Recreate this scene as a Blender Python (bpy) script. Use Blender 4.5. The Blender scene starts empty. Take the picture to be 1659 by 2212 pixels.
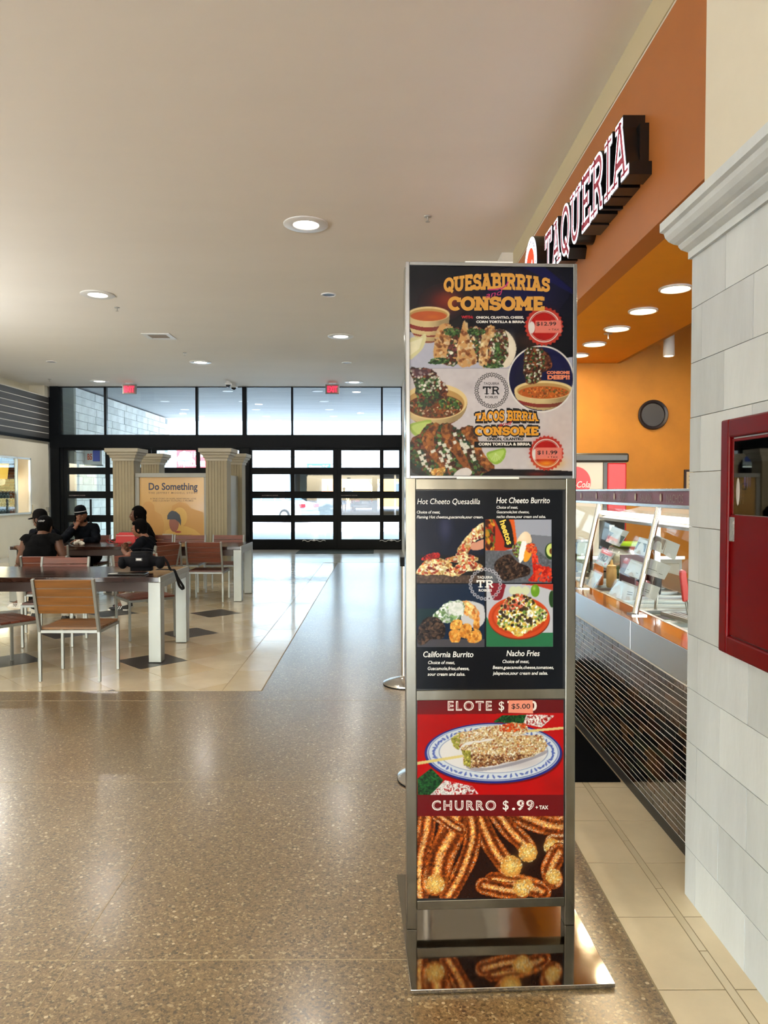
import bpy, bmesh, math, random
import numpy as np
from mathutils import Vector, Matrix
R = math.radians
random.seed(7)
sc = bpy.context.scene
COL = sc.collection
# ---------------------------------------------------------------- camera, world, sun, exposure
F_PX, CX, CY, CAMH = 1600.0, 829.5, 1106.0, 1.52
YAW, PITCH = math.atan(7.5/1600), math.atan(46/1600)
cam = bpy.data.cameras.new('camera'); camo = bpy.data.objects.new('camera', cam); COL.objects.link(camo)
camo.location = (0, 0, CAMH); camo.rotation_euler = (math.pi/2-PITCH, 0, -YAW)
cam.sensor_fit = 'VERTICAL'; cam.sensor_height = 36; cam.lens = F_PX/2212*36; cam.clip_start = .05; cam.clip_end = 400
sc.camera = camo
world = bpy.data.worlds.new('sky'); sc.world = world; world.use_nodes = True
wn = world.node_tree
sky = wn.nodes.new('ShaderNodeTexSky'); sky.sky_type = 'NISHITA'; sky.sun_disc = False
sky.sun_elevation = R(58); sky.sun_rotation = R(200); sky.air_density = 1.2; sky.dust_density = 2.5; sky.altitude = 50
wn.links.new(sky.outputs[0], wn.nodes['Background'].inputs[0]); wn.nodes['Background'].inputs[1].default_value = 3.0
sl = bpy.data.lights.new('sun', 'SUN'); sl.energy = 19; sl.angle = R(.6); sl.color = (1, .96, .9)
so = bpy.data.objects.new('sun', sl); COL.objects.link(so); so.rotation_euler = (R(-20), R(6), 0)   # from just behind the camera, high
sc.view_settings.view_transform = 'Standard'; sc.view_settings.look = 'None'; sc.view_settings.gamma = 1
sc.view_settings.use_curve_mapping = False; sc.view_settings.exposure = 0.62
sc.cycles.use_denoising = True
sc.cycles.max_bounces = 10; sc.cycles.diffuse_bounces = 5; sc.cycles.glossy_bounces = 4; sc.cycles.transparent_max_bounces = 16
sc.cycles.sample_clamp_indirect = 6; sc.cycles.caustics_reflective = False; sc.cycles.caustics_refractive = False
DOWNLIGHT_W, SOFFIT_W, SPOT_W, FILL_UPLIGHT_W = 7, 5, 12, 180

# ---------------------------------------------------------------- measuring: a photo pixel onto a world plane
_f = Vector((math.sin(YAW)*math.cos(PITCH), math.cos(YAW)*math.cos(PITCH), -math.sin(PITCH)))
_r = Vector((math.cos(YAW), -math.sin(YAW), 0)); _u = _r.cross(_f)
def at(u, v, X=None, Y=None, Z=None, plane=None):
    d = _f*F_PX + _r*(u-CX) - _u*(v-CY); o = Vector((0, 0, CAMH))
    if plane: p0, n = plane; t = (p0-o).dot(n)/d.dot(n)
    elif X is not None: t = (X-o.x)/d.x
    elif Y is not None: t = (Y-o.y)/d.y
    else: t = (Z-o.z)/d.z
    return o+d*t

# ---------------------------------------------------------------- helpers
def lin(c):
    if isinstance(c, str): c = tuple(int(c[i:i+2], 16)/255 for i in (0, 2, 4))
    return tuple(((x+.055)/1.055)**2.4 if x > .04045 else x/12.92 for x in c[:3])
class NB:
    def __init__(s, m): s.t = m.node_tree; s.n = s.t.nodes; s.b = s.n['Principled BSDF']
    def add(s, k, **kw):
        n = s.n.new('ShaderNode'+k)
        for a, b in kw.items():
            if hasattr(n, a) and a not in ('Scale',): setattr(n, a, b)
            else: n.inputs[a].default_value = b
        return n
    def link(s, a, b): s.t.links.new(a, b)
MATS = {}
def mat(name, col, rough=.5, metal=0, var=0, vscale=6, bump=0, bscale=80, coat=0, emit=0, ecol=None, spec=.5, alpha=1, stretch=None, rvar=0):
    if name in MATS: return MATS[name]
    m = bpy.data.materials.new(name); m.use_nodes = True; nb = NB(m); b = nb.b; c = lin(col)
    b.inputs['Base Color'].default_value = (*c, 1); b.inputs['Roughness'].default_value = rough
    b.inputs['Metallic'].default_value = metal; b.inputs['Specular IOR Level'].default_value = spec
    b.inputs['Coat Weight'].default_value = coat; b.inputs['Coat Roughness'].default_value = .08
    if emit: b.inputs['Emission Color'].default_value = (*lin(ecol or col), 1); b.inputs['Emission Strength'].default_value = emit
    if var or bump or rvar:
        tc = nb.add('TexCoord'); mp = nb.add('Mapping'); nb.link(tc.outputs['Object'], mp.inputs[0])
        if stretch: mp.inputs['Scale'].default_value = stretch
    if var or rvar:
        n1 = nb.add('TexNoise', Scale=vscale); n1.inputs['Scale'].default_value = vscale; n1.inputs['Detail'].default_value = 6; n1.inputs['Roughness'].default_value = .6
        nb.link(mp.outputs[0], n1.inputs['Vector'])
    if var:
        cr = nb.add('ValToRGB'); cr.color_ramp.elements[0].position = .3; cr.color_ramp.elements[1].position = .7
        cr.color_ramp.elements[0].color = (*[x*(1-var) for x in c], 1); cr.color_ramp.elements[1].color = (*[min(1, x*(1+var)) for x in c], 1)
        nb.link(n1.outputs[0], cr.inputs[0]); nb.link(cr.outputs[0], b.inputs['Base Color'])
    if rvar:
        mr = nb.add('MapRange'); mr.inputs['To Min'].default_value = max(0, rough-rvar); mr.inputs['To Max'].default_value = rough+rvar
        nb.link(n1.outputs[0], mr.inputs[0]); nb.link(mr.outputs[0], b.inputs['Roughness'])
    if bump:
        n2 = nb.add('TexNoise'); n2.inputs['Scale'].default_value = bscale; n2.inputs['Detail'].default_value = 3
        nb.link(mp.outputs[0], n2.inputs['Vector']); bp = nb.add('Bump'); bp.inputs['Strength'].default_value = bump; bp.inputs['Distance'].default_value = .01
        nb.link(n2.outputs[0], bp.inputs['Height']); nb.link(bp.outputs[0], b.inputs['Normal'])
    MATS[name] = m; return m
def glass(name, tint=(.93, .97, .96), refl=1.0):
    if name in MATS: return MATS[name]
    m = bpy.data.materials.new(name); m.use_nodes = True; nb = NB(m); nb.n.remove(nb.b)
    tr = nb.add('BsdfTransparent'); tr.inputs[0].default_value = (*tint, 1); gl = nb.add('BsdfGlossy'); gl.inputs['Roughness'].default_value = .02
    fr = nb.add('Fresnel'); fr.inputs[0].default_value = 1.45; mx = nb.add('MixShader'); mu = nb.add('Math', operation='MULTIPLY'); mu.inputs[1].default_value = refl
    nb.link(fr.outputs[0], mu.inputs[0]); nb.link(mu.outputs[0], mx.inputs[0]); nb.link(tr.outputs[0], mx.inputs[1]); nb.link(gl.outputs[0], mx.inputs[2])
    nb.link(mx.outputs[0], nb.n['Material Output'].inputs[0]); MATS[name] = m; return m

class MB:
    """collects shapes, then links them as one mesh object"""
    def __init__(s): s.v = []; s.f = []; s.m = []; s.mi = 0
    def quad(s, *p):
        n = len(s.v); s.v += [tuple(q) for q in p]; s.f.append(tuple(range(n, n+len(p)))); s.m.append(s.mi); return s
    def box(s, x0, x1, y0, y1, z0, z1, M=None):
        n = len(s.v); P = [(x, y, z) for z in (z0, z1) for x, y in ((x0, y0), (x1, y0), (x1, y1), (x0, y1))]
        if M is not None: P = [tuple(M @ Vector(p)) for p in P]
        s.v += P
        for f in ((3, 2, 1, 0), (4, 5, 6, 7), (0, 1, 5, 4), (1, 2, 6, 5), (2, 3, 7, 6), (3, 0, 4, 7)): s.f.append(tuple(n+i for i in f)); s.m.append(s.mi)
        return s
    def tube(s, p0, p1, r0, r1=None, n=12, caps=True):
        r1 = r0 if r1 is None else r1; p0, p1 = Vector(p0), Vector(p1); d = (p1-p0).normalized()
        a = d.cross(Vector((0, 0, 1)) if abs(d.z) < .9 else Vector((1, 0, 0))).normalized(); b = d.cross(a); k = len(s.v)
        for p, r in ((p0, r0), (p1, r1)):
            for i in range(n):
                t = 2*math.pi*i/n; s.v.append(tuple(p+a*math.cos(t)*r+b*math.sin(t)*r))
        for i in range(n): j = (i+1) % n; s.f.append((k+i, k+j, k+n+j, k+n+i)); s.m.append(s.mi)
        if caps: s.f.append(tuple(k+i for i in reversed(range(n)))); s.f.append(tuple(k+n+i for i in range(n))); s.m += [s.mi, s.mi]
        return s
    def bar(s, p0, p1, w, d, up=(0, 0, 1)):
        p0, p1 = Vector(p0), Vector(p1); z = (p1-p0); L = z.length; z.normalize(); x = Vector(up).cross(z)
        if x.length < 1e-3: x = Vector((1, 0, 0))
        x.normalize(); y = z.cross(x); M = Matrix((x, y, z)).transposed().to_4x4(); M.translation = p0
        return s.box(-w/2, w/2, -d/2, d/2, 0, L, M)
    def lathe(s, prof, c=(0, 0, 0), n=24, sx=1, sy=1, M=None):
        k = len(s.v)
        for r, z in prof:
            for i in range(n):
                t = 2*math.pi*i/n; p = Vector((r*math.cos(t)*sx, r*math.sin(t)*sy, z))
                if M is not None: p = M @ p
                s.v.append((c[0]+p[0], c[1]+p[1], c[2]+p[2]))
        for q in range(len(prof)-1):
            for i in range(n):
                j = (i+1) % n; s.f.append((k+q*n+i, k+q*n+j, k+(q+1)*n+j, k+(q+1)*n+i)); s.m.append(s.mi)
        if len(prof) == 2 and prof[1][0] <= 1e-4 and prof[0][1] == prof[1][1]: return s
        if prof[0][0] > 1e-4: s.f.append(tuple(k+i for i in reversed(range(n)))); s.m.append(s.mi)
        if prof[-1][0] > 1e-4: s.f.append(tuple(k+(len(prof)-1)*n+i for i in range(n))); s.m.append(s.mi)
        return s
    def ell(s, c, r, n=14, k=8, M=None):
        pr = [(math.sin(math.pi*i/k), -math.cos(math.pi*i/k)) for i in range(k+1)]; pr[0] = (1e-5, -1); pr[-1] = (1e-5, 1)
        S = Matrix.Diagonal((r[0], r[1], r[2], 1)); return s.lathe(pr, c, n, M=(M.to_4x4() @ S) if M is not None else S)
    def prism(s, poly, h0, h1, fn):
        """poly (a,b) extruded h0..h1; fn(a,b,h) -> xyz"""
        k = len(s.v); n = len(poly)
        s.v += [tuple(fn(a, b, h0)) for a, b in poly]+[tuple(fn(a, b, h1)) for a, b in poly]
        s.f.append(tuple(k+i for i in reversed(range(n)))); s.f.append(tuple(k+n+i for i in range(n))); s.m += [s.mi]*2
        for i in range(n): j = (i+1) % n; s.f.append((k+i, k+j, k+n+j, k+n+i)); s.m.append(s.mi)
        return s
    def mesh(s, name, mats, smooth=False):
        me = bpy.data.meshes.new(name); me.from_pydata(s.v, [], s.f)
        for m in (mats if isinstance(mats, (list, tuple)) else [mats]): me.materials.append(m)
        if any(s.m): me.polygons.foreach_set('material_index', s.m)
        if smooth:
            me.polygons.foreach_set('use_smooth', [True]*len(s.f))
            if smooth is not True: me.set_sharp_from_angle(angle=R(smooth))
        me.update(); return me
    def build(s, name, mats, parent=None, bevel=0, smooth=False, recalc=True):
        me = s.mesh(name, mats, smooth)
        if recalc:
            b = bmesh.new(); b.from_mesh(me); bmesh.ops.recalc_face_normals(b, faces=b.faces); b.to_mesh(me); b.free()
        return link(name, me, parent, bevel)
def link(name, me, parent=None, bevel=0):
    o = bpy.data.objects.new(name, me); COL.objects.link(o)
    if parent: o.parent = parent
    if bevel:
        b = o.modifiers.new('bevel', 'BEVEL'); b.width = bevel; b.segments = 2; b.limit_method = 'ANGLE'
    return o
def tag(o, label=None, cat=None, group=None, kind=None):
    if label: o['label'] = label
    if cat: o['category'] = cat
    if group: o['group'] = group
    if kind: o['kind'] = kind
    return o
def empty(name, loc=(0, 0, 0), rz=0, label=None, cat=None, group=None, kind=None):
    o = bpy.data.objects.new(name, None); COL.objects.link(o); o.location = loc; o.rotation_euler = (0, 0, rz); o.empty_display_size = .1
    return tag(o, label, cat, group, kind)
def copy_tree(o, parent=None):
    c = o.copy(); COL.objects.link(c); c.parent = parent
    for ch in list(o.children): copy_tree(ch, c)
    return c
def struct(o): o['kind'] = 'structure'; return o
def centred(mb, name, mats, **kw):
    """thing made of one mesh, origin moved to its base centre"""
    xs, ys, zs = zip(*mb.v); c = ((min(xs)+max(xs))/2, (min(ys)+max(ys))/2, min(zs)); mb.v = [(x-c[0], y-c[1], z-c[2]) for x, y, z in mb.v]
    o = mb.build(name, mats, **kw); o.location = c; return o

# text: built-in font to flat polygons in (x, y); returns verts, faces, width
def text_poly(s, size=1, bold=0.0, shear=0, sx=1, align='LEFT', spacing=1, res=3):
    cu = bpy.data.curves.new('t', 'FONT'); cu.body = s; cu.size = size; cu.offset = bold*size; cu.shear = shear; cu.space_character = spacing
    cu.align_x = align; cu.resolution_u = res
    o = bpy.data.objects.new('t', cu); me = bpy.data.meshes.new_from_object(o)
    V = [(v.co.x*sx, v.co.y) for v in me.vertices]; Fc = [tuple(p.vertices) for p in me.polygons]
    bpy.data.objects.remove(o); bpy.data.curves.remove(cu); bpy.data.meshes.remove(me)
    return V, Fc
def put_text(mb, s, fn, **kw):
    """fn(x, y) -> xyz"""
    V, Fc = text_poly(s, **kw); k = len(mb.v); mb.v += [tuple(fn(x, y)) for x, y in V]
    for f in Fc: mb.f.append(tuple(k+i for i in f)); mb.m.append(mb.mi)
    return mb
# slab lettering made of strokes
def arc(cx, cy, rx, ry, a0, a1, n=12): return [(cx+rx*math.cos(R(a0+(a1-a0)*i/n)), cy+ry*math.sin(R(a0+(a1-a0)*i/n))) for i in range(n+1)]
def glyph(ch):
    """(width, strokes, serifs (x, y, half length)) on a unit-high letter"""
    a, b = .09, .91
    if ch == 'A': return .92, [[(.14, .05), (.46, .95)], [(.46, .95), (.78, .05)], [(.26, .33), (.66, .33)]], [(.14, a, .17), (.78, a, .17), (.40, b, .16)]
    if ch == 'B': return .86, [[(.22, 0), (.22, 1)], [(.22, b)]+arc(.5, .71, .22, .2, 90, -90)+[(.22, .51)], [(.22, .51)]+arc(.5, .3, .26, .21, 90, -90)+[(.22, a)]], [(.14, a, .14), (.14, b, .14)]
    if ch == 'C': return .86, [arc(.48, .5, .36, .41, 48, 312, 22), [(.74, .62), (.74, .95)]], []
    if ch == 'D': return .9, [[(.22, 0), (.22, 1)], [(.22, b)]+arc(.42, .5, .36, .41, 90, -90, 16)+[(.22, a)]], [(.14, a, .14), (.14, b, .14)]
    if ch == 'E': return .8, [[(.22, 0), (.22, 1)], [(.08, b), (.72, b)], [(.22, .5), (.55, .5)], [(.08, a), (.74, a)], [(.68, 1), (.68, .72)], [(.7, 0), (.7, .3)], [(.54, .38), (.54, .62)]], []
    if ch == 'I': return .46, [[(.23, 0), (.23, 1)]], [(.23, a, .19), (.23, b, .19)]
    if ch == 'M': return 1.12, [[(.2, 0), (.2, 1)], [(.2, 1), (.56, .3)], [(.56, .3), (.92, 1)], [(.92, 0), (.92, 1)]], [(.2, a, .17), (.92, a, .17), (.12, b, .1), (1, b, .1)]
    if ch == 'N': return .96, [[(.2, 0), (.2, 1)], [(.2, .98), (.76, .04)], [(.76, 0), (.76, 1)]], [(.2, a, .17), (.76, b, .17), (.1, b, .1)]
    if ch == 'O': return .92, [arc(.46, .5, .36, .41, 0, 360, 28)], []
    if ch == 'P': return .82, [[(.22, 0), (.22, 1)], [(.22, b)]+arc(.5, .69, .24, .22, 90, -90)+[(.22, .47)]], [(.22, a, .2), (.14, b, .14)]
    if ch == 'Q': return .92, [arc(.46, .5, .36, .41, 0, 360, 28), [(.42, .3), (.62, .12), (.84, -.06)]], []
    if ch == 'R': return .92, [[(.22, 0), (.22, 1)], [(.22, b)]+arc(.5, .71, .22, .2, 90, -90)+[(.22, .51)], [(.48, .5), (.64, .3), (.7, .09), (.84, .09)]], [(.22, a, .19), (.14, b, .14)]
    if ch == 'S': return .78, [arc(.39, .7, .25, .21, 30, 250, 14)[:-1]+[(.39, .52)]+arc(.39, .3, .27, .21, 70, -150, 14), [(.64, .66), (.64, .98)], [(.12, .02), (.12, .34)]], []
    if ch == 'T': return .86, [[(.43, 0), (.43, 1)], [(.06, b), (.8, b)], [(.1, 1), (.1, .68)], [(.76, 1), (.76, .68)]], [(.43, a, .19)]
    if ch == 'U': return .94, [[(.2, 1), (.2, .35)]+arc(.47, .36, .27, .28, 180, 360, 14)+[(.74, 1)]], [(.2, b, .17), (.74, b, .17)]
    if ch == '!': return .36, [[(.18, .32), (.18, 1)], [(.18, 0), (.18, .16)]], []
    if ch == ' ': return .4, [], []
    return .6, [], []
def stroke_poly(pts, t, sub=1):
    out = []; P = [Vector(p) for p in pts]
    for i in range(len(P)):
        d = (P[min(i+1, len(P)-1)]-P[max(i-1, 0)])
        if (P[0]-P[-1]).length < 1e-6 and i in (0, len(P)-1): d = P[1]-P[-2]
        d.normalize(); nrm = Vector((-d.y, d.x)); out.append((P[i]+nrm*t/2, P[i]-nrm*t/2))
    return out
LEVEL = []
def slab(s, t=.2, gap=.02, serif=.14, hair=None):
    """list of quads in unit-height coordinates and total width"""
    q = []; x = 0
    for ch in s:
        w, st, se = glyph(ch); lv = 0
        for pts in st:
            e = stroke_poly(pts, t); lv += 1
            for i in range(len(e)-1): q.append([(x+p.x, p.y) for p in (e[i][0], e[i][1], e[i+1][1], e[i+1][0])]); LEVEL.append(lv)
        for sx, sy, h in se:
            lv += 1; LEVEL.append(lv)
            h += t*.3; hh = serif/2+max(0, t-.2)/2
            y0, y1 = (sy-hh, sy+hh); q.append([(x+sx-h, y0), (x+sx+h, y0), (x+sx+h, y1), (x+sx-h, y1)])
        x += w+gap
    return q, x-gap
def put_slab(mb, s, fn, x0, x1, y0, y1, t=.2, serif=.14, warp=None, gap=.02):
    """letters filling the box x0..x1, y0 (baseline)..y1 in plane coordinates"""
    LEVEL.clear(); q, W = slab(s, t, gap, serif)
    for qi, quad in enumerate(q):
        P = []
        for a, b in quad:
            ax = a/W
            if warp: lo, hi = warp(ax); P.append(fn(x0+(x1-x0)*ax, lo+(hi-lo)*b))
            else: P.append(fn(x0+(x1-x0)*ax, y0+(y1-y0)*b))
        mb.quad(*[(p[0], p[1]-3e-5*LEVEL[qi], p[2]) for p in P])
    return mb

# ---------------------------------------------------------------- shared materials
white_paint = mat('white_paint', 'dad5ca', .75, var=.03, vscale=1.5)
ceil_paint = mat('ceiling_paint', 'ebe8e1', .8, var=.02, vscale=1.2, stretch=(.3, 1, 1))
black_metal = mat('black_metal', '04070a', .5, spec=.12)
steel = mat('brushed_steel', 'c8c6c0', .22, 1, bump=.04, bscale=30, stretch=(1, 1, .2), rvar=.08, vscale=9)
mirror_steel = mat('polished_steel', 'a8a298', .07, 1, bump=.05, bscale=5, rvar=.05, vscale=7)
alu = mat('brushed_aluminium', 'b9b8b2', .38, 1, rvar=.1, vscale=14)
def skin_mesh(name, pts, edges, m, parent=None, sub=2, voxel=None, extra=None, smooth_it=2):
    """pts = [(xyz, radius)], one connected skeleton rooted at vertex 0; optional extra closed shapes fused by a voxel remesh"""
    me = bpy.data.meshes.new(name); me.from_pydata([tuple(p) for p, r in pts], edges, []); o = bpy.data.objects.new(name, me); COL.objects.link(o)
    o.modifiers.new('skin', 'SKIN').use_smooth_shade = True
    for i, (p, r) in enumerate(pts):
        sv = me.skin_vertices[0].data[i]; sv.radius = (r, r) if not isinstance(r, tuple) else r; sv.use_root = (i == 0)
    if sub: o.modifiers.new('sub', 'SUBSURF').levels = sub; o.modifiers['sub'].render_levels = sub
    dg = bpy.context.evaluated_depsgraph_get(); dg.update(); me2 = bpy.data.meshes.new_from_object(o.evaluated_get(dg)); o.modifiers.clear(); o.data = me2; bpy.data.meshes.remove(me)
    if extra or voxel:
        b = bmesh.new(); b.from_mesh(me2)
        for e in extra or (): b.from_mesh(e)
        b.to_mesh(me2); b.free()
        if voxel:
            r = o.modifiers.new('remesh', 'REMESH'); r.mode = 'VOXEL'; r.voxel_size = voxel; r.use_smooth_shade = True
            s = o.modifiers.new('smooth', 'SMOOTH'); s.iterations = smooth_it; s.factor = .5
            dg = bpy.context.evaluated_depsgraph_get(); dg.update(); me3 = bpy.data.meshes.new_from_object(o.evaluated_get(dg)); o.modifiers.clear(); o.data = me3
    o.data.materials.clear(); o.data.materials.append(m); o.data.polygons.foreach_set('use_smooth', [True]*len(o.data.polygons)); o.data.name = name
    if parent: o.parent = parent
    return o
# ================================================================ SETTING
CZ = 4.19; YF = 19.15; XL = -8.52; XR = 1.49
def terrazzo():
    m = bpy.data.materials.new('terrazzo'); m.use_nodes = True; nb = NB(m); b = nb.b
    tc = nb.add('TexCoord'); v1 = nb.add('TexVoronoi'); v1.inputs['Scale'].default_value = 120; v2 = nb.add('TexVoronoi'); v2.inputs['Scale'].default_value = 58
    v3 = nb.add('TexVoronoi'); v3.inputs['Scale'].default_value = 250
    for v in (v1, v2, v3): nb.link(tc.outputs['Object'], v.inputs['Vector'])
    def ramp(stops, src, mode='LINEAR'):
        r = nb.add('ValToRGB'); r.color_ramp.interpolation = mode
        while len(r.color_ramp.elements) < len(stops): r.color_ramp.elements.new(.5)
        for e, (p, c) in zip(r.color_ramp.elements, stops): e.position = p; e.color = (*lin(c), 1)
        nb.link(src, r.inputs[0]); return r
    s1 = nb.add('SeparateColor'); nb.link(v1.outputs['Color'], s1.inputs[0]); s2 = nb.add('SeparateColor'); nb.link(v2.outputs['Color'], s2.inputs[0]); s3 = nb.add('SeparateColor'); nb.link(v3.outputs['Color'], s3.inputs[0])
    r1 = ramp([(0, '402e17'), (.17, '765f3c'), (.5, '8b734b'), (.8, 'a38a60'), (.93, 'd0bb90')], s1.outputs[0], 'CONSTANT')
    r3 = ramp([(0, '4a3820'), (.22, '6f5b39'), (.7, '836d49'), (.92, 'a18a60')], s3.outputs[0], 'CONSTANT')
    mx = nb.add('Mix', data_type='RGBA'); mx.inputs[0].default_value = .5; nb.link(r1.outputs[0], mx.inputs[6]); nb.link(r3.outputs[0], mx.inputs[7])
    # sparse large chips
    g = nb.add('Math', operation='GREATER_THAN'); g.inputs[1].default_value = .93; nb.link(s2.outputs[1], g.inputs[0])
    l = nb.add('Math', operation='LESS_THAN'); l.inputs[1].default_value = .36; nb.link(v2.outputs['Distance'], l.inputs[0])
    a = nb.add('Math', operation='MULTIPLY'); nb.link(g.outputs[0], a.inputs[0]); nb.link(l.outputs[0], a.inputs[1])
    r2 = ramp([(0, '4a3a28'), (.45, '6b5840'), (.55, 'c9b896'), (1, 'd8c9aa')], s2.outputs[0], 'CONSTANT')
    m2 = nb.add('Mix', data_type='RGBA'); nb.link(a.outputs[0], m2.inputs[0]); nb.link(mx.outputs[2], m2.inputs[6]); nb.link(r2.outputs[0], m2.inputs[7])
    n = nb.add('TexNoise'); n.inputs['Scale'].default_value = 1.1; n.inputs['Detail'].default_value = 4; nb.link(tc.outputs['Object'], n.inputs['Vector'])
    hs = nb.add('HueSaturation'); mr = nb.add('MapRange'); mr.inputs['From Min'].default_value = .3; mr.inputs['From Max'].default_value = .7; mr.inputs['To Min'].default_value = .88; mr.inputs['To Max'].default_value = 1.1
    nb.link(n.outputs[0], mr.inputs[0]); nb.link(mr.outputs[0], hs.inputs['Value']); nb.link(m2.outputs[2], hs.inputs['Color']); nb.link(hs.outputs[0], b.inputs['Base Color'])
    b.inputs['Roughness'].default_value = .2; b.inputs['Coat Weight'].default_value = 1; b.inputs['Coat Roughness'].default_value = .30; b.inputs['Coat IOR'].default_value = 1.75
    r = nb.add('MapRange'); r.inputs['To Min'].default_value = .13; r.inputs['To Max'].default_value = .27; nb.link(n.outputs[0], r.inputs[0]); nb.link(r.outputs[0], b.inputs['Roughness'])
    return m
terr = terrazzo()
fl = struct(MB().box(-14, 6, -9, 21, -.2, 0).build('floor', terr))
div = mat('divider_zinc', '9c8b6c', .4, 0)
dm = lambda *a: MB().box(*a).build('divider_strip', div, fl)
for y in (-.6, .87, 2.36, 3.83, 5.33): dm(-9, .83, y-.0016, y+.0016, 0, .0008)
for x in (-1.005,): dm(x-.0018, x+.0018, -8.9, 5.58, 0, .0008)
# --- beige tile field under the tables
tile_m = mat('beige_tile', 'dccfb4', .2, coat=.7, var=.1, vscale=2.2, rvar=.06); tile_m2 = mat('beige_tile_warm', 'd4c4a3', .22, coat=.7, var=.08, vscale=2.6, rvar=.06)
dark_tile = mat('charcoal_tile', '3a3937', .3, var=.15, vscale=8); grout = mat('grout', '8f8063', .8)
TX0, TX1, TY0, TY1 = -8.5, -.90, 5.59, 15.6
MB().box(TX0, TX1, TY0, TY1, 0, .0012).build('grout_bed', grout, fl)
tw = random.Random(3)
def clip(poly, x0, x1, y0, y1):
    for ax, lim, sg in ((0, x0, 1), (0, x1, -1), (1, y0, 1), (1, y1, -1)):
        out = []
        for i in range(len(poly)):
            p, q = poly[i], poly[(i+1) % len(poly)]; a, b = (p[ax]-lim)*sg, (q[ax]-lim)*sg
            if a >= 0: out.append(p)
            if (a < 0) != (b < 0): t = a/(a-b); out.append((p[0]+(q[0]-p[0])*t, p[1]+(q[1]-p[1])*t))
        poly = out
        if len(poly) < 3: return []
    return poly
HD = .321                                   # half diagonal of one tile
far_tiles = MB(); count = 0
ix0, jy0 = -2.045, 6.59
for i in range(-24, 10):
    for j in range(-8, 34):
        if (i+j) % 2: continue
        cx, cy = ix0+i*HD, jy0+j*HD
        dark = i <= 0 and i % 4 == 0 and j % 4 == 0 and j <= 8
        g = .0025; s = HD-g*1.4
        P = clip([(cx-s, cy), (cx, cy-s), (cx+s, cy), (cx, cy+s)], TX0+.02, -1.205, TY0+.003, TY1)
        if not P: continue
        if max(p[1] for p in P)-min(p[1] for p in P) < .02 or max(p[0] for p in P)-min(p[0] for p in P) < .02: continue
        # leave out tiles wholly outside the frame from the single pieces
        vis = cx > -cy*.53-.4
        big = dark
        if vis and cy < 11.5 and count < 290:
            count += 1
            mb = MB(); mb.prism([(a-cx, b-cy) for a, b in P], 0, .002, lambda a, b, h: (a, b, h))
            o = mb.build('tile', dark_tile if dark else (tile_m if tw.random() < .6 else tile_m2), fl); o.location = (cx, cy, .0002)
            if dark: o['label'] = 'charcoal diamond tile'
        else:
            far_tiles.mi = 2 if dark else (0 if tw.random() < .6 else 1); far_tiles.prism(P, .0002, .0022, lambda a, b, h: (a, b, h))
tag(far_tiles.build('far_tile', [tile_m, tile_m2, dark_tile], fl), kind='stuff')
y = TY0+.003
while y < TY1-.1:
    L = .62
    o = MB().box(-.145, .145, 0, min(L-.004, TY1-y), 0, .002).build('border_tile', tile_m if tw.random() < .5 else tile_m2, fl); o.location = (-1.053, y, .0002); y += L
# --- pale floor near the doors
pale = mat('pale_tile', 'd3d3cc', .16, var=.07, vscale=1.5, rvar=.05)
MB().box(-8.5, .55, 15.62, 19.0, 0, .002).build('pale_threshold', pale, fl)
# --- stall floor tiles
st_t = mat('stall_tile', 'd6c5a4', .22, var=.09, vscale=3, rvar=.06)
MB().box(.84, 5.2, -3, 8.4, 0, .0012).build('grout_bed', grout, fl)
ys = [3.747+.385*k for k in range(-12, 13)]
for k in range(len(ys)-1):
    y0, y1 = ys[k]+.003, ys[k+1]-.003
    MB().box(.845, 1.048, y0, y1, .0002, .0022).build('tile', st_t, fl)
    MB().box(1.081, 1.60, y0, y1, .0002, .0022).build('tile', st_t, fl)
    MB().box(1.052, 1.077, y0+.19, y1+.19, .0002, .0022).build('tile', tile_m2, fl)
MB().box(1.603, 5.0, -3, 8.38, .0002, .0022).build('stall_flooring', mat('quarry_tile', '6d4030', .5, var=.1), fl)
# --- ceiling, walls
struct(MB().box(-14, 1.49, -9, 19.3, CZ, CZ+.4).build('ceiling', ceil_paint))
lw = struct(MB().box(XL-.3, XL, -9, 15.0, 0, 3.93).box(XL-.3, XL, 18.06, 19.3, 0, 3.93).box(XL-.3, XL, 15.0, 18.06, 0, .96).box(XL-.3, XL, 15.0, 18.06, 2.31, 3.93)
            .box(-9.2, -8.92, -9, 19.3, 3.93, CZ).box(-8.92, XL, 18.9, 19.3, 3.93, CZ).build('wall_left', mat('plaster_wall', 'e2dcc9', .7, var=.05, vscale=1.2, bump=.1, bscale=12)))
# slats of dark wood above
slat_m = mat('charcoal_wood', '3c3b3a', .6, var=.3, vscale=5, stretch=(1, .15, 4))
bk = empty('slat_panel', (XL, 12, 2.82), 0, 'charcoal wooden slats in a black frame high on the left wall above the serving window', 'slat panel')
MB().box(.0, .02, -5.5, 7.1, 0, 1.1).build('backing', mat('slat_back', 'e6e2d8', .7), bk)
for k in range(7):
    MB().box(.02, .032, -5.5, 7.08, .02+k*.154, .02+k*.154+.132).build('slat', slat_m, bk)
MB().box(.0, .075, 7.08, 7.14, -.05, 1.1).box(0, .075, -5.5, 7.08, -.05, .018).box(.0, .075, 3.35, 3.4, 0, 1.1).build('panel_frame', black_metal, bk)
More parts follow.
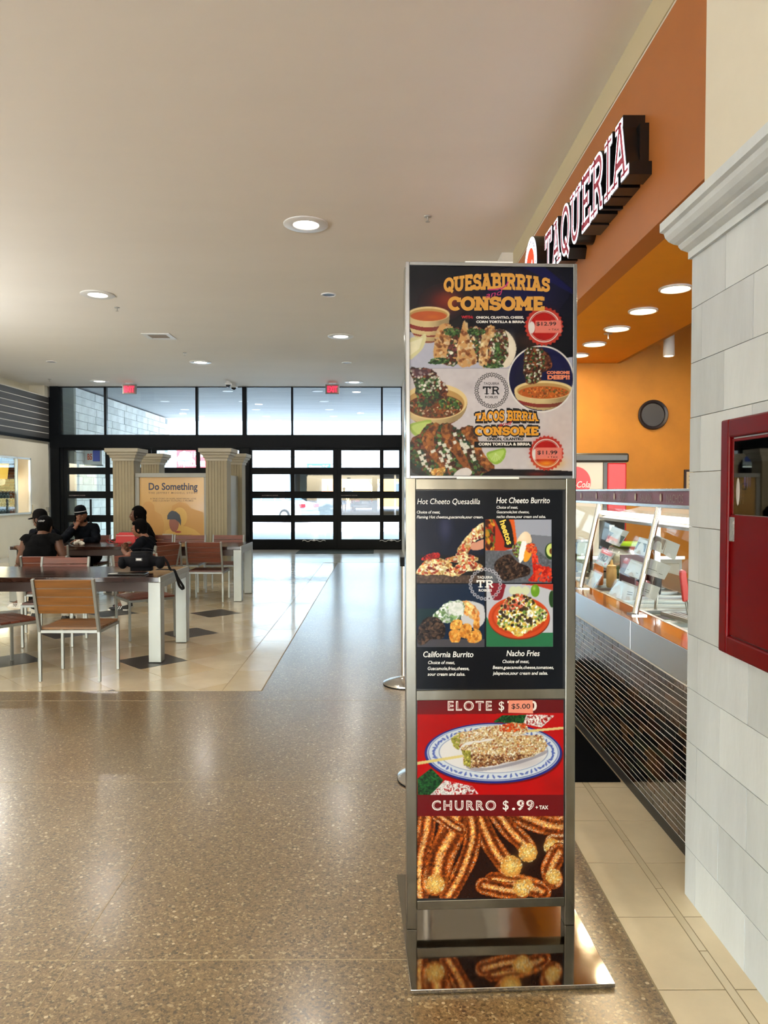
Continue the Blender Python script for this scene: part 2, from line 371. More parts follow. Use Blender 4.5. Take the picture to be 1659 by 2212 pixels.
# serving window in the left wall
w2 = struct(empty('window_2', (XL, 16.5, .96)))
MB().box(-.02, .03, -1.5, 1.56, 0, .04).box(-.02, .03, -1.5, 1.56, 1.31, 1.35).box(-.02, .03, 1.52, 1.56, 0, 1.35).box(-.02, .03, .86, .9, 0, 1.35).box(-.02, .03, -.6, -.56, 0, 1.35).box(-.02, .03, -1.5, -1.46, 0, 1.35).build('window_frame', mat('pale_alu', 'c9cbc8', .4, .6), w2)
MB().box(-.004, 0, -1.46, .86, .04, 1.31).build('pane', glass('shop_glass', (.85, .92, .92), .3), w2)
room = struct(MB().box(-11.6, XL-.31, 12, 20, -.1, 0).box(-11.6, -11.5, 12, 20, 0, 3).box(-11.6, XL-.31, 12, 20, 3, 3.1).build('wall_shop', mat('shop_dark', '4b4238', .8)))
bw = struct(empty('wall_shop_brick', (-9.9, 18.9, 0)))
brick_m = [mat('brick_a', '8a4a2c', .8, var=.15), mat('brick_b', '6f3821', .8, var=.15), mat('brick_c', 'a05f35', .8, var=.15)]
MB().box(-1.6, 1.05, .03, .15, 0, 2.9).build('mortar_bed', mat('mortar', 'a5937c', .9), bw)
bme = [MB().box(-.1, .1, 0, .04, 0, .062).mesh('brick', m) for m in brick_m]
for r_ in range(22):
    for c_ in range(12):
        o = link('brick', bme[tw.randrange(3)], bw); o.location = (-1.45+c_*.212+(r_ % 2)*.106, 0, .8+r_*.075)
# patterned half curtain and lamp shade inside the shop window
lam = empty('pendant_lamp', (-8.98, 17.6, 2.16), 0, 'warm yellow cylindrical pendant lamp behind the serving window', 'lamp')
MB().lathe([(.13, -.36), (.17, 0), (.165, 0), (.125, -.36)], n=20).build('lamp_shade', mat('amber_shade', 'e8bd5a', .5, emit=1.1, ecol='e8b04a'), lam, smooth=True)
MB().tube((0, 0, 0), (0, 0, 1.04), .008).build('cord', black_metal, lam)
l = bpy.data.lights.new('bulb_light', 'POINT'); l.energy = 8; l.color = (1, .8, .5); l.shadow_soft_size = .1; lo = bpy.data.objects.new('bulb_light', l); COL.objects.link(lo); lo.parent = lam; lo.location = (0, 0, -.42)
cur = empty('half_curtain', (-8.72, 16.0, .98), 0, 'grey fan-patterned lace half curtain across the serving window', 'curtain')
cm = MB(); cm.box(-.004, .004, -.5, 1.45, 0, .50).build('cloth', mat('curtain_cloth', '46525a', .9), cur)
cm = MB()
for j in range(6):
    for i in range(14):
        cxy = -.44+i*.15+(j % 2)*.075; cz = .04+j*.085
        pts = arc(cxy, cz, .06, .075, 15, 165, 6)
        e = stroke_poly(pts, .02)
        for q in range(len(e)-1): cm.quad(*[(.006, p.x, p.y) for p in (e[q][0], e[q][1], e[q+1][1], e[q+1][0])])
tag(cm.build('fan_pattern', mat('lace', 'b9c3c4', .9), cur), kind='stuff')
# small fixtures on the left wall by the black post
o = MB(); o.box(0, .05, -.13, .13, 0, .34); o.mi = 1; o.box(.05, .053, -.12, .12, .01, .15); o.mi = 2; put_text(o, 'UP', lambda x, y: (.055, .09-x, .09+y), size=.09, bold=.03)
tag(o.build('menu_box', [mat('flyer', 'e4ddc8', .6), mat('flyer_yellow', 'e0a62a', .6), mat('flyer_red', 'b03020', .6)]), 'cream and yellow flyer box on the left wall under the serving window', 'flyer box').location = (XL, 18.25, .84)
o = MB().box(0, .045, -.06, .06, 0, .12).box(.045, .05, -.02, .02, .02, .1); tag(o.build('wall_switch', mat('switch_grey', '9d9c94', .5), bevel=.006), 'small grey switch box on the plaster wall beside the black door post', 'switch').location = (XL, 18.95, .98)
# right: cream bulkhead, orange fascia, soffit, stall walls
orange_f = mat('terracotta_fascia', 'a8662f', .42, var=.04, vscale=2); orange_w = mat('orange_wall', 'c88624', .55, var=.13, vscale=2.2, bump=.05, bscale=20); orange_s = mat('orange_soffit', 'e79b20', .45, var=.03)
struct(MB().box(1.482, 1.49, -9, 8.35, 3.998, CZ).build('trim_bulkhead', mat('cream_trim', 'c4b998', .6)))
struct(MB().box(1.49, 1.62, 1.2, 8.38, 2.955, 3.985).build('wall_fascia', orange_f))
struct(MB().box(1.49, 1.9, -9, 12, 3.985, CZ+.4).build('wall_roof_edge', white_paint))
struct(MB().box(1.62, 2.66, .5, 8.38, 2.955, 3.2).build('ceiling_soffit', orange_s))
struct(MB().box(1.49, 5.4, 8.38, 8.5, 0, 3.75).build('wall_stall_back', orange_w))
struct(MB().box(5.2, 5.4, .3, 8.38, 0, 3.75).build('wall_stall_side', orange_w))
struct(MB().box(1.9, 5.4, .3, 8.5, 3.75, 3.9).box(2.66, 2.7, .5, 8.38, 2.955, 3.75).build('ceiling_stall', mat('stall_ceiling', 'a97b3a', .7)))
struct(MB().box(1.36, 1.49, 8.38, 12, 0, CZ).box(.55, 1.49, 12, 12.2, 0, CZ).box(.55, .8, 12.2, 19.3, 0, CZ).build('wall_right', white_paint))
struct(MB().box(1.30, 6, -9, -8.8, 0, CZ).box(1.49, 1.6, -8.9, .3, 0, CZ).build('wall_back_right', white_paint))
# --- stone pier
PX = 1.146
stone_m = [mat('limestone_a', 'c0c8cd', .62, var=.1, vscale=2.5, bump=.12, bscale=26, stretch=(1, 2, .5)), mat('limestone_b', 'b8c0c4', .62, var=.12, vscale=3, bump=.12, bscale=24, stretch=(1, 2, .5)), mat('limestone_c', 'c8d0d4', .62, var=.09, vscale=2, bump=.12, bscale=30, stretch=(1, 2, .5))]
pier = struct(empty('wall_pier', (PX, 2.745, 0)))
MB().box(.012, .42, -2.4, -.004, 0, 2.40).build('pier_core', mat('joint_grey', '8b8371', .9), pier)
pme = {}
zl = [-.012+.2*k for k in range(13)]
for k in range(12):
    z0, z1 = max(0, zl[k]), min(zl[k+1], 2.40)
    cuts = [0, -.09, -.457, -.824, -1.191, -1.558, -1.925, -2.4] if k % 2 == 0 else [0, -.267, -.634, -1.0, -1.368, -1.735, -2.102, -2.4]
    for a, b in zip(cuts, cuts[1:]):
        cells = [(b, a, z0, z1)]
        for (y0, y1, q0, q1) in cells:
            pr = tw.uniform(-.0006, .0006)
            o = MB().box(pr, .05, y0+.0012, y1-.0012, q0+.0012, q1-.0012).build('stone', stone_m[tw.randrange(3)], pier)
# pier end face blocks (towards the doors)
for k in range(12):
    z0, z1 = max(0, zl[k]), min(zl[k+1], 2.40)
    for a, b in (((.052, .2), (.2, .42)) if k % 2 else ((.052, .3), (.3, .42))): MB().box(a+.001, b-.001, -.03, 0, z0+.0012, z1-.0012).build('stone', stone_m[tw.randrange(3)], pier)
# cornice
prof = [(0, 2.372), (-.012, 2.372), (-.012, 2.398), (-.020, 2.402), (-.034, 2.410), (-.042, 2.422), (-.042, 2.428), (-.056, 2.434), (-.072, 2.446), (-.083, 2.462), (-.087, 2.478), (-.100, 2.485), (-.100, 2.517), (0.05, 2.517), (.30, 2.517), (.30, 2.372)]
co = MB(); n = len(prof)
for s_ in (0, 1):
    for d, z in prof: co.v.append((d if d < .3 else .45, (-2.4 if s_ == 0 else .0)+(-min(0, d) if s_ else 0)*.55, z))
for i in range(n): j = (i+1) % n; co.f.append((i, j, n+j, n+i)); co.m.append(0)
co.f.append(tuple(range(n))); co.m.append(0); co.f.append(tuple(range(n, 2*n))); co.m.append(0)
co.build('cornice', stone_m[2], pier)
struct(MB().box(1.19, 1.62, .35, 2.748, 2.5175, CZ).build('wall_above_pier', mat('cream_wall', 'd0cab8', .7, var=.02)))

# ================================================================ GLASS FRONT
def fx(u): return at(u, 1060, Y=YF).x
def fz(v): return at(822, v, Y=YF).z
fr = struct(empty('window_1', (0, YF, 0)))
zt0, zt1, zd = fz(940), CZ, fz(968)
f = MB(); f.box(fx(113), fx(132), -.1, .12, 0, CZ)
f.box(fx(113), fx(868), -.12, .12, zd, zt0); f.box(fx(113), fx(868), -.05, .05, CZ-.02, CZ)
for a, b in ((228, 233), (424.5, 429.5), (525, 534), (630, 634), (823, 827), (866, 870)): f.box(fx(a), fx(b), -.06, .06, zt0, CZ)
f.box(fx(525), fx(541), -.09, .09, 0, zd); f.box(fx(132), fx(139), -.05, .05, 0, zd); f.box(fx(866), fx(870), -.06, .06, 0, zd)
f.build('window_frame', black_metal, fr, bevel=.004)
gl = glass('door_glass', (.9, .95, .95), 1.0)
cl = [132, 230.5, 427, 529.5, 632, 825, 868]
for a, b in zip(cl, cl[1:]): MB().box(fx(a)+.03, fx(b)-.03, -.004, .004, zt0, CZ-.02).build('pane', gl, fr)
rows = [(973, 1010), (1024.7, 1061.3), (1076.4, 1112.7), (1127.5, 1165)]
decal = mat('white_decal', 'd8d8d4', .6)
def leaf(num, x0, x1, panes, dec=None, hinge=0):
    d = struct(empty('door_%d' % num, (fx(x0), YF, 0))); ox = fx(x0); m = MB()
    zs = [zd-.002]+[q for a, b in rows for q in (fz(a), fz(b))]+[.006]
    xs = [x0]+[q for p in panes for q in p]+[x1]
    for i in range(0, len(xs), 2): m.box(fx(xs[i])-ox, fx(xs[i+1])-ox, -.03, .03, .006, zd-.002)
    for i in range(0, len(zs), 2): m.box(.0, fx(x1)-ox, -.0295, .0295, zs[i+1], zs[i])
    m.build('door_frame', black_metal, d, bevel=.003)
    for a, b in panes:
        for v0, v1 in rows: MB().box(fx(a)-ox, fx(b)-ox, -.004, .004, fz(v1), fz(v0)).build('pane', gl, d)
    k = MB(); a = fx(panes[-1][0])-ox
    if dec: put_text(k, 'AUTOMATIC DOOR', lambda x, y: (fx(dec)-ox+x, -.0315, fz(1071.5)+y), size=.042, bold=.005, sx=1.1); k.build('lettering', mat('faded_decal', '8d7f7c', .6), d)
    k = MB(); c = (fx((panes[-1][0]+panes[-1][1])/2))-ox; z = fz(1168)
    for s in (-1, 1):
        e = stroke_poly([(c+s*(.02+.035*i), z+.018*math.sin(i*1.2)) for i in range(9)], .014)
        for q in range(len(e)-1): k.quad(*[(p.x, -.0315, p.y) for p in (e[q][0], e[q][1], e[q+1][1], e[q+1][0])])
    k.lathe([(.03, 0), (.0, .001)], (c, -.0315, z+.02), 8, M=Matrix.Rotation(R(90), 4, 'X')); k.build('scroll_decal', decal, d)
    return d
leaf(1, 139, 328, [(147, 229), (238, 320)], 150)
leaf(2, 329, 524, [(339, 424), (433, 517)], 440)
leaf(3, 541, 728.6, [(545.5, 628.5), (636.7, 719.5)], 566)
leaf(4, 728.6, 866, [(737.6, 820.5), (828.7, 862)], 737)
hp = MB().box(fx(196), fx(200), -.08, -.06, fz(1140), fz(1078)).box(fx(196), fx(199), -.06, -.03, fz(1136), fz(1134)).box(fx(196), fx(199), -.06, -.03, fz(1084), fz(1082))
hp.v = [(x, y+YF, z) for x, y, z in hp.v]; hp.build('door_handle', black_metal, bpy.data.objects['door_1']).matrix_parent_inverse = Matrix.Translation((-fx(139), -YF, 0))
MB().box(fx(139), fx(866), -.09, .09, 0, .006).build('threshold', black_metal, fr)
o = MB().box(-2.05, -.17, 17.85, 18.9, .002, .012).build('door_mat', mat('green_mat', '27342f', .9, var=.2, vscale=60)); tag(o, 'dark green mat lying on the floor before the glass doors', 'doormat')

# ================================================================ CEILING FIXTURES
def on_ceiling(u, v): p = at(u, v, Z=CZ); return (p.x, p.y, CZ)
lens_m = mat('lamp_lens', 'ffffff', .5, emit=6, ecol='fff6e6'); ring_m = mat('white_ring', 'dfe0de', .4)
def downlight(name, label, loc, r, rl, w, group, lit=True, warm=False):
    o = empty(name, loc, 0, label, 'ceiling light', group)
    MB().lathe([(r, 0), (r, -.008), (r*.96, -.014), (rl*1.06, -.014), (rl, -.006), (rl, 0)], n=36).build('trim_ring', ring_m, o, smooth=35)
    if lit:
        MB().lathe([(rl, -.004), (rl, -.008), (1e-4, -.0085)], n=32).build('lens', lens_m if not warm else mat('warm_lens', 'fff2d0', .5, emit=8, ecol='ffe9b8'), o)
        l = bpy.data.lights.new('lamp_light', 'AREA'); l.shape = 'DISK'; l.size = rl*1.8; l.energy = w; l.color = (1, .96, .9) if not warm else (1, .8, .5)
        lo = bpy.data.objects.new('lamp_light', l); COL.objects.link(lo); lo.parent = o; lo.location = (0, 0, -.02)
    else: MB().lathe([(rl, -.004), (rl*.9, .03), (1e-4, .03)], n=32).build('baffle', mat('dark_baffle', '1c2030', .3), o)
    return o
big = 'large recessed downlights in the white ceiling'
for (u, v), lab in (((661, 484), 'large round white downlight in the ceiling nearest to the camera'), ((211, 636), 'large round downlight in the ceiling at left above a small sprinkler'),
                    ((736, 726), 'large round downlight in the ceiling left of the menu kiosk'), ((433, 782), 'large round downlight in the ceiling beyond the square vent'),
                    ((765, 825), 'large round downlight just inside the right exit sign'), ((215, 823), 'large round downlight just left of the left exit sign')):
    downlight('ceiling_light', lab, on_ceiling(u, v), .225, .125, DOWNLIGHT_W*(4 if u == 215 else 1), big)
for x, y, w_ in ((-3.8, 4.8, 'left of the table edge'), (-.75, 2.1, 'just behind the nearest visible one'), (-3.8, -.5, 'behind the camera on the left'), (-.75, -3.2, 'far behind the camera'), (-6.8, 7.4, 'near the left wall over the tables'), (-6.8, 2.1, 'near the left wall before the tables'), (-6.8, 12.7, 'near the left wall beyond the tables'), (-6.8, -3.2, 'in the back left corner')):
    downlight('ceiling_light', 'round white downlight outside the photographed view, ' + w_, (x, y, CZ), .225, .125, DOWNLIGHT_W*(4 if (x, y) == (-6.8, 12.7) else 1), big)
for (u, v), lab in (((710, 636), 'small unlit recessed spot with dark blue inside, nearest of the small ones'), ((749, 783), 'tiny unlit recessed spot in the ceiling above the right exit sign'), ((111, 781), 'tiny dark recessed spot in the ceiling at the far left')):
    downlight('recessed_spot', lab, on_ceiling(u, v), .105, .085, 0, 'small unlit recessed spots', lit=False)
def sprinkler(loc, lab):
    o = empty('sprinkler', loc, 0, lab, 'sprinkler', 'fire sprinklers'); MB().lathe([(.04, 0), (.035, -.008), (.012, -.01)], n=16).build('escutcheon', alu, o)
    MB().tube((0, 0, -.01), (0, 0, -.05), .007).lathe([(.001, -.05), (.024, -.055), (.001, -.058)], n=12).build('sprinkler_head', alu, o)
for (u, v), lab in (((924, 467), 'small chrome sprinkler above the menu kiosk'), ((253, 664), 'small sprinkler beside the left large downlight'), ((399, 762), 'small sprinkler beyond the square ceiling vent'), ((107, 819), 'small sprinkler at the far left near the slat panel')): sprinkler(on_ceiling(u, v), lab)
vt = empty('ceiling_vent', on_ceiling(344, 726), 0, 'square white air vent in the ceiling at left', 'vent'); m = MB()
for s in ((-.24, .24, -.24, -.16), (-.24, .24, .16, .24), (-.24, -.16, -.16, .16), (.16, .24, -.16, .16)): m.box(*s, -.012, 0)
m.build('vent_frame', ring_m, vt)
for k in range(7): MB().box(-.16, .16, -.155+k*.045, -.125+k*.045, -.008, -.002).build('louver', mat('vent_grey', '8c7f70', .6), vt)
def exit_sign(u, v, lab):
    p = at(u, v, Y=18.45); o = empty('exit_sign', (p.x, 18.45, CZ), 0, lab, 'exit sign', 'red exit signs hanging from the ceiling'); dz = p.z-CZ
    MB().box(-.17, .17, -.035, .035, dz-.12, dz+.12).build('sign_body', mat('sign_grey', '7a756e', .5), o, bevel=.008)
    MB().box(-.135, .135, -.041, -.036, dz-.095, dz+.095).build('sign_face', mat('exit_face', '8a4044', .5, emit=.12, ecol='c05055'), o)
    k = MB(); put_text(k, 'EXIT', lambda x, y: (x, -.043, dz-.07+y), size=.2, bold=.02, sx=.62, align='CENTER'); k.build('lettering', mat('exit_red', 'ff2040', .5, emit=2.0, ecol='ff1838'), o)
    MB().box(-.09, .09, -.03, .03, -.02, 0).tube((0, 0, -.02), (0, 0, dz+.12), .012).build('canopy_mount', ring_m, o)
exit_sign(280, 841, 'red lit exit sign at left, above the poster kiosk'); exit_sign(718, 841, 'red lit exit sign at right, above the glass doors')
def dome(u, v, lab, s):
    p = at(u, v, Z=CZ); o = empty('security_camera', (p.x, p.y, CZ), 0, lab, 'security camera', 'small ceiling cameras')
    MB().lathe([(.05*s, 0), (.05*s, -.02), (.085*s, -.05), (.085*s, -.09), (.06*s, -.1)], n=18).build('housing', ring_m, o, smooth=40); MB().ell((0, 0, -.1), (.06*s, .06*s, .05*s)).build('dome_cover', mat('dome_black', '15181c', .15), o, smooth=True)
dome(493, 823, 'white security camera on the ceiling, the left one of the pair', 1.0); dome(505, 829, 'dark dome security camera on the ceiling, the right one of the pair', 1.1)
# stall lights
for k, y in enumerate((5.28, 5.93, 6.58, 7.27, 7.86)):
    downlight('soffit_light', ['warm recessed light in the orange soffit, nearest of the row', 'warm recessed light in the orange soffit, second from the stone pier', 'warm recessed light in the orange soffit, the middle one of five', 'warm recessed light in the orange soffit, just past the sprinkler', 'warm recessed light in the orange soffit, farthest and half hidden by the kiosk'][k],
              (2.09, y, 2.955), .115, .095, SOFFIT_W, 'warm recessed lights in the orange soffit', warm=True)
for y, w_ in ((3.3, 'first'), (3.98, 'second'), (4.63, 'third')): downlight('soffit_light', 'warm recessed light in the soffit hidden behind the stone pier, %s from the camera' % w_, (2.09, y, 2.955), .115, .095, SOFFIT_W, 'warm recessed lights in the orange soffit', warm=True)
sprinkler((2.08, 6.8, 2.955), 'chrome sprinkler hanging from the orange soffit')
for (x, y, lab) in ((2.85, 7.35, 'white cylindrical spotlight hanging inside the orange stall'), (3.7, 6.9, 'white cylindrical spotlight further inside the stall, out of sight')):
    sp = empty('spotlight', (x, y, 3.75), 0, lab, 'spotlight', 'stall spotlights'); MB().tube((0, 0, 0), (0, 0, -.68), .012).build('stem', ring_m, sp)
    MB().lathe([(.035, -.66), (.05, -.68), (.055, -.9), (.045, -.9), (.04, -.7)], n=20).build('lamp_housing', ring_m, sp, smooth=40)
    l = bpy.data.lights.new('spot_light', 'SPOT'); l.energy = SPOT_W; l.spot_size = R(120); l.spot_blend = .9; l.color = (1, .78, .45); l.shadow_soft_size = .04
    lo = bpy.data.objects.new('spot_light', l); COL.objects.link(lo); lo.parent = sp; lo.location = (0, 0, -.89); lo.rotation_euler = (R(58), 0, R(-5))

# added out of view: header blocking sky light, upward fill lamps brightening the ceiling
struct(MB().box(-14, 6, -9, -8.7, 2.5, CZ).build('wall_back_sky_block', white_paint))
for k, (x, y) in enumerate([(-8.40, 3.0), (-8.40, 6.5), (-8.40, 9.2), (-8.40, -4.0), (-8.40, -1.0), (-5.5, -8.55), (-2.0, -8.55), (.4, -8.55)]):
    o = empty('fill_uplight', (x, y, 2.35), 0, 'added half-bowl fill lamp outside the view, number %s along the walls' % ['one', 'two', 'three', 'four', 'five', 'six', 'seven', 'eight'][k], 'fill light', 'added fill lamps outside the view')
    MB().lathe([(.02, -.12), (.10, -.06), (.14, 0), (.13, 0), (.09, -.05), (.01, -.1)], n=20).build('bowl', ring_m, o, smooth=True); MB().box(-.13, .13, -.13, .13, -.1, -.09).build('bracket', ring_m, o)
    l = bpy.data.lights.new('lamp_light', 'AREA'); l.shape = 'DISK'; l.size = .2; l.energy = FILL_UPLIGHT_W; l.color = (.98, .99, 1)
    lo = bpy.data.objects.new('lamp_light', l); COL.objects.link(lo); lo.parent = o; lo.rotation_euler = (math.pi, 0, 0); lo.location = (0, 0, .0)
# ================================================================ OUTDOORS
asph = mat('asphalt', '56585d', .8, var=.08, vscale=.8); pave = mat('pavement', 'bdbcb8', .75, var=.06, vscale=.6)
struct(MB().box(-70, 60, 19.3, 110, -.3, -.02).build('floor_street', asph))
struct(MB().box(-40, 40, 19.3, 30.2, -.02, -.005).build('floor_pavement', pave))
struct(MB().box(-70, 70, -80, -9, -.3, -.02).build('floor_plaza', pave))
struct(MB().box(-14, 12, 19.3, 29, CZ+.05, CZ+.5).build('ceiling_canopy', mat('canopy_board', 'a0a4a8', .7, var=.12, vscale=1.2, stretch=(.4, 3, 1))))
struct(MB().box(-30, 12, -9, 19.3, CZ+.41, CZ+1.2).build('ceiling_roof', pave))
for k, (x, y) in enumerate(((-4.17, 20.3), (-4.17, 22.6), (-4.17, 24.9), (-4.17, 27.1), (-1.72, 20.3), (-1.72, 22.6), (-1.72, 24.9), (-1.72, 27.1), (-6.55, 22.6), (-6.55, 24.9), (-6.55, 27.1))):
    rn = ['nearest the glass', 'second from the glass', 'third from the glass', 'farthest from the glass'][(k if k < 4 else k-4 if k < 8 else k-7)]; cn = 'left' if k >= 8 else ('middle' if k < 4 else 'right')
    o = empty('canopy_light', (x, y, CZ+.05), 0, 'round light in the outdoor canopy, %s row, %s' % (cn, rn), 'canopy light', 'round lights in the outdoor canopy')
    MB().lathe([(.15, 0), (.14, -.012), (.11, -.012)], n=20).build('trim_ring', ring_m, o); MB().lathe([(.11, -.011), (1e-4, -.011)], n=20).build('lens', mat('canopy_lens', 'ffffff', .5, emit=1.5), o)
# stone block wall outside
ow = struct(empty('wall_outside', (-7.95, 19.35, 0))); rs = random.Random(11)
MB().box(-.4, -.02, 0, 8.5, -.02, CZ).build('block_core', mat('joint_dark', 'a4aaac', .9), ow)
bm_ = [mat('pale_block_%s' % k, c, .85, var=.12, vscale=5, bump=.5, bscale=9) for k, c in zip('abc', ('e6e9e7', 'd9dddc', 'eef0ee'))]
bmesh_ = []
for k in range(6):
    L = rs.uniform(.5, .75); bmesh_.append((L, MB().prism([(.005, .005), (L-.005, .005), (L-.005, .205), (.005, .205)], -.02, rs.uniform(.012, .04), lambda a, b, h: (h, a, b)).mesh('block', bm_[k % 3])))
for r_ in range(20):
    y = -rs.uniform(0, .4)
    while y < 8.45:
        L, me = bmesh_[rs.randrange(6)]
        if y >= 0 and y+L < 8.6: link('block', me, ow).location = (0, y, r_*.21)
        elif y < 0:
            o = link('block', me, ow); o.location = (0, 0, r_*.21); o.scale.y = (L+y)/L if L+y > .1 else .2
        y += L
# garage opposite
gw = mat('garage_white', '8e999d', .8, var=.03); gd = mat('garage_dark', '22262b', .8); yel = mat('yellow_wall', '8c6f35', .8); gcol = mat('garage_column', '5f6564', .8)
g = empty('parking_garage', (0, 40, 0), 0, 'white parking garage across the street with a wide dark opening', 'building')
MB().box(-30, -4.9, 0, .4, -.02, 9).box(-4.9, 30, 0, .4, 2.45, 9).build('wall', gw, g)
MB().box(-4.9, 30, .4, 22, 2.5, 2.8).box(30, 30.3, 0, 22, 0, 3).box(-5.1, -4.9, .4, 22, 0, 2.5).build('deck', gd, g)
MB().box(-4.9, 30, .4, 22, -.01, 0).build('garage_flooring', mat('garage_floor', '2c2f36', .7), g)
MB().box(-3.6, -2.55, 1.9, 2.2, 0, 1.25).build('low_wall', gcol, g)
for x, y in ((-4.6, 4), (-.4, 12), (1.3, 5), (5, 8)): MB().box(x-.18, x+.18, y, y+.4, 0, 2.5).build('column', gcol, g)
for z in (2.95, 4.1, 5.3): MB().box(-30, 30, -.03, 0, z, z+.03).build('joint_line', gcol, g)
for x in (-8.3, -3.5, -2.2, 1.2): MB().box(x, x+.03, -.03, 0, 2.45, 2.95 if x < -3 else 2.95).build('joint_line', gcol, g)
MB().box(-6.6, -4.3, -.04, 0, 3.35, 3.38).box(-6.6, -6.57, -.04, 0, 2.9, 3.38).build('panel_outline', gcol, g)
k = MB(); k.box(-3.95, -2.7, -.1, -.04, 2.72, 2.98); k.mi = 1; put_text(k, "Clearance 7'-0\"", lambda x, y: (-3.86+x, -.11, 2.78+y), size=.17, bold=.012)
k.build('clearance_sign', [mat('sign_teal', '0e5f7c', .5), mat('sign_text', 'f0f4f4', .5)], g)['label'] = 'teal clearance sign over the opening'
MB().prism([(-6.25, 0), (-4.9, 0), (-5.3, 2.4), (-5.75, 2.4)], -.4, -.03, lambda a, b, h: (a, h, b)).build('sunlit_board', mat('sunlit_white', 'e8e8e4', .8), g)  # bright white board added in place of a sunlit ramp patch
# yellow building beyond
yb = empty('yellow_building', (0, 72, 0), 0, 'yellow building with dark windows seen through the garage opening', 'building')
MB().box(-16, 20, 0, .5, -.02, 5).build('wall', yel, yb)
for x in (-6.6, -3.2, -.35, 1.9, 5.3): 
    w_ = MB().box(x-.55, x+.55, -.06, 0, 1.0, 2.35).build('window', mat('window_trim', 'a89f80', .6), yb); MB().box(x-.42, x+.42, -.08, -.06, 1.05, 2.2).build('pane', mat('dark_glass', '3f4a54', .2), w_)
for x in (-5.6, -4.6): MB().box(x-.42, x+.42, -.08, 0, 0, 2.1).build('entrance', mat('red_door', 'a4532b', .6), yb)
def tree(loc, h, label, seed=1, leaves=90, col='6f8f45'):
    t = empty('street_tree', loc, 0, label, 'tree'); r = random.Random(seed); m = MB(); tips = []
    def br(p, d, L, rad, n):
        q = p+d*L; m.tube(p, q, rad, rad*.65, 6, False)
        if n == 0: tips.append(q); return
        for _ in range(3): br(q, (d+Vector((r.uniform(-.7, .7), r.uniform(-.7, .7), r.uniform(-.1, .5)))).normalized(), L*r.uniform(.6, .8), rad*.6, n-1)
    br(Vector((0, 0, -.02)), Vector((.05, 0, 1)), h*.3, h*.028, 4); m.build('trunk', mat('bark', '5b4a3a', .9), t)
    f = MB()
    for q in tips:
        for _ in range(leaves//20):
            c = q+Vector((r.gauss(0, .15), r.gauss(0, .15), r.gauss(0, .12)))*h*.25; a = Vector((r.gauss(0, 1), r.gauss(0, 1), r.gauss(0, 1))).normalized(); b = a.orthogonal().normalized(); s = h*.022
            f.quad(c-a*s, c+b*s*.6, c+a*s, c-b*s*.6)
    tag(f.build('foliage', mat('leaf_'+col, col, .7), t, recalc=False), kind='stuff'); return t
tree((-.6, 67, 0), 4.4, 'bare-branched tree before the yellow building', 4, 20)
tree((-6.2, 23.6, 0), 2.2, 'leafy shrub tree outside the leftmost glass door', 6, 110, '64805a')
def car(name, loc, rz, col, label, rough=.25):
    t = empty(name, loc, rz, label, 'car'); paint = mat('paint_'+col, col, rough, coat=.6); gl_ = mat('car_glass', '35506e', .08); dk = mat('tyre', '17191b', .8)
    side = [(-2.3, .3), (-2.32, .62), (-2.2, .92), (-1.55, 1.02), (-.85, 1.40), (.15, 1.45), (.95, 1.05), (1.95, .9), (2.3, .62), (2.3, .3), (1.95, .25), (-1.95, .25)]
    b = MB().prism([(a, z) for a, z in side], -.86, .86, lambda a, z, h: (h*(1-.16*max(0, (z-.95)/.5)), a, z)).build('body', paint, t, bevel=.06)
    m = MB()
    for s in (-1, 1):
        for q in ([(-.8, 1.03), (-.62, 1.33), (-.02, 1.36), (-.02, 1.03)], [(.05, 1.03), (.05, 1.36), (.2, 1.36), (.8, 1.03)], [(-1.3, 1.03), (-.86, 1.29), (-.84, 1.03)]):
            m.prism(q, .0, .012, lambda a, z, h: (s*((.86*(1-.16*max(0, (z-.95)/.5)))+h), a, z))
    m.build('side_window', gl_, t)
    MB().quad((-.68, -1.47, 1.09), (.68, -1.47, 1.09), (.62, -.93, 1.385), (-.62, -.93, 1.385)).build('rear_window', gl_, t, recalc=False)
    for y in (-1.4, 1.4):
        for s in (-1, 1):
            w = MB().tube((s*.68, y, .32), (s*.88, y, .32), .32, n=20).build('wheel', dk, t, bevel=.02); k = MB().tube((s*.88, y, .32), (s*.89, y, .32), .2, n=14)
            for i in range(5): a = i*2*math.pi/5; k.bar((s*.895, y, .32), (s*.895, y+.2*math.cos(a), .32+.2*math.sin(a)), .012, .03)
            k.build('rim', alu, w)
    for s in (-1, 1): MB().box(s*.62-.2, s*.62+.2, -2.34, -2.2, .72, .9).build('tail_light', mat('tail_red', 'c02028', .3), t, bevel=.02); MB().box(s*.9-.09, s*.9+.09, .62, .72, .98, 1.1).build('wing_mirror', paint, t, bevel=.02)
    MB().box(-.26, .26, -2.35, -2.3, .6, .74).build('number_plate', mat('plate', 'd5dbe4', .5), t); MB().box(-.87, .87, -2.36, -2.25, .3, .5).build('bumper', paint, t, bevel=.03)
    return t
car('sedan', (-5.55, 37.6, -.02), R(63), '7d8990', 'white sedan parked outside the glass doors, seen from behind at an angle')
car('sedan', (-1.25, 56, 0), R(4), '6c6c6b', 'silver car seen from behind inside the parking garage')
car('sedan', (-5.4, 64, 0), R(90), 'c8ccd0', 'pale car parked sideways beyond the garage column')
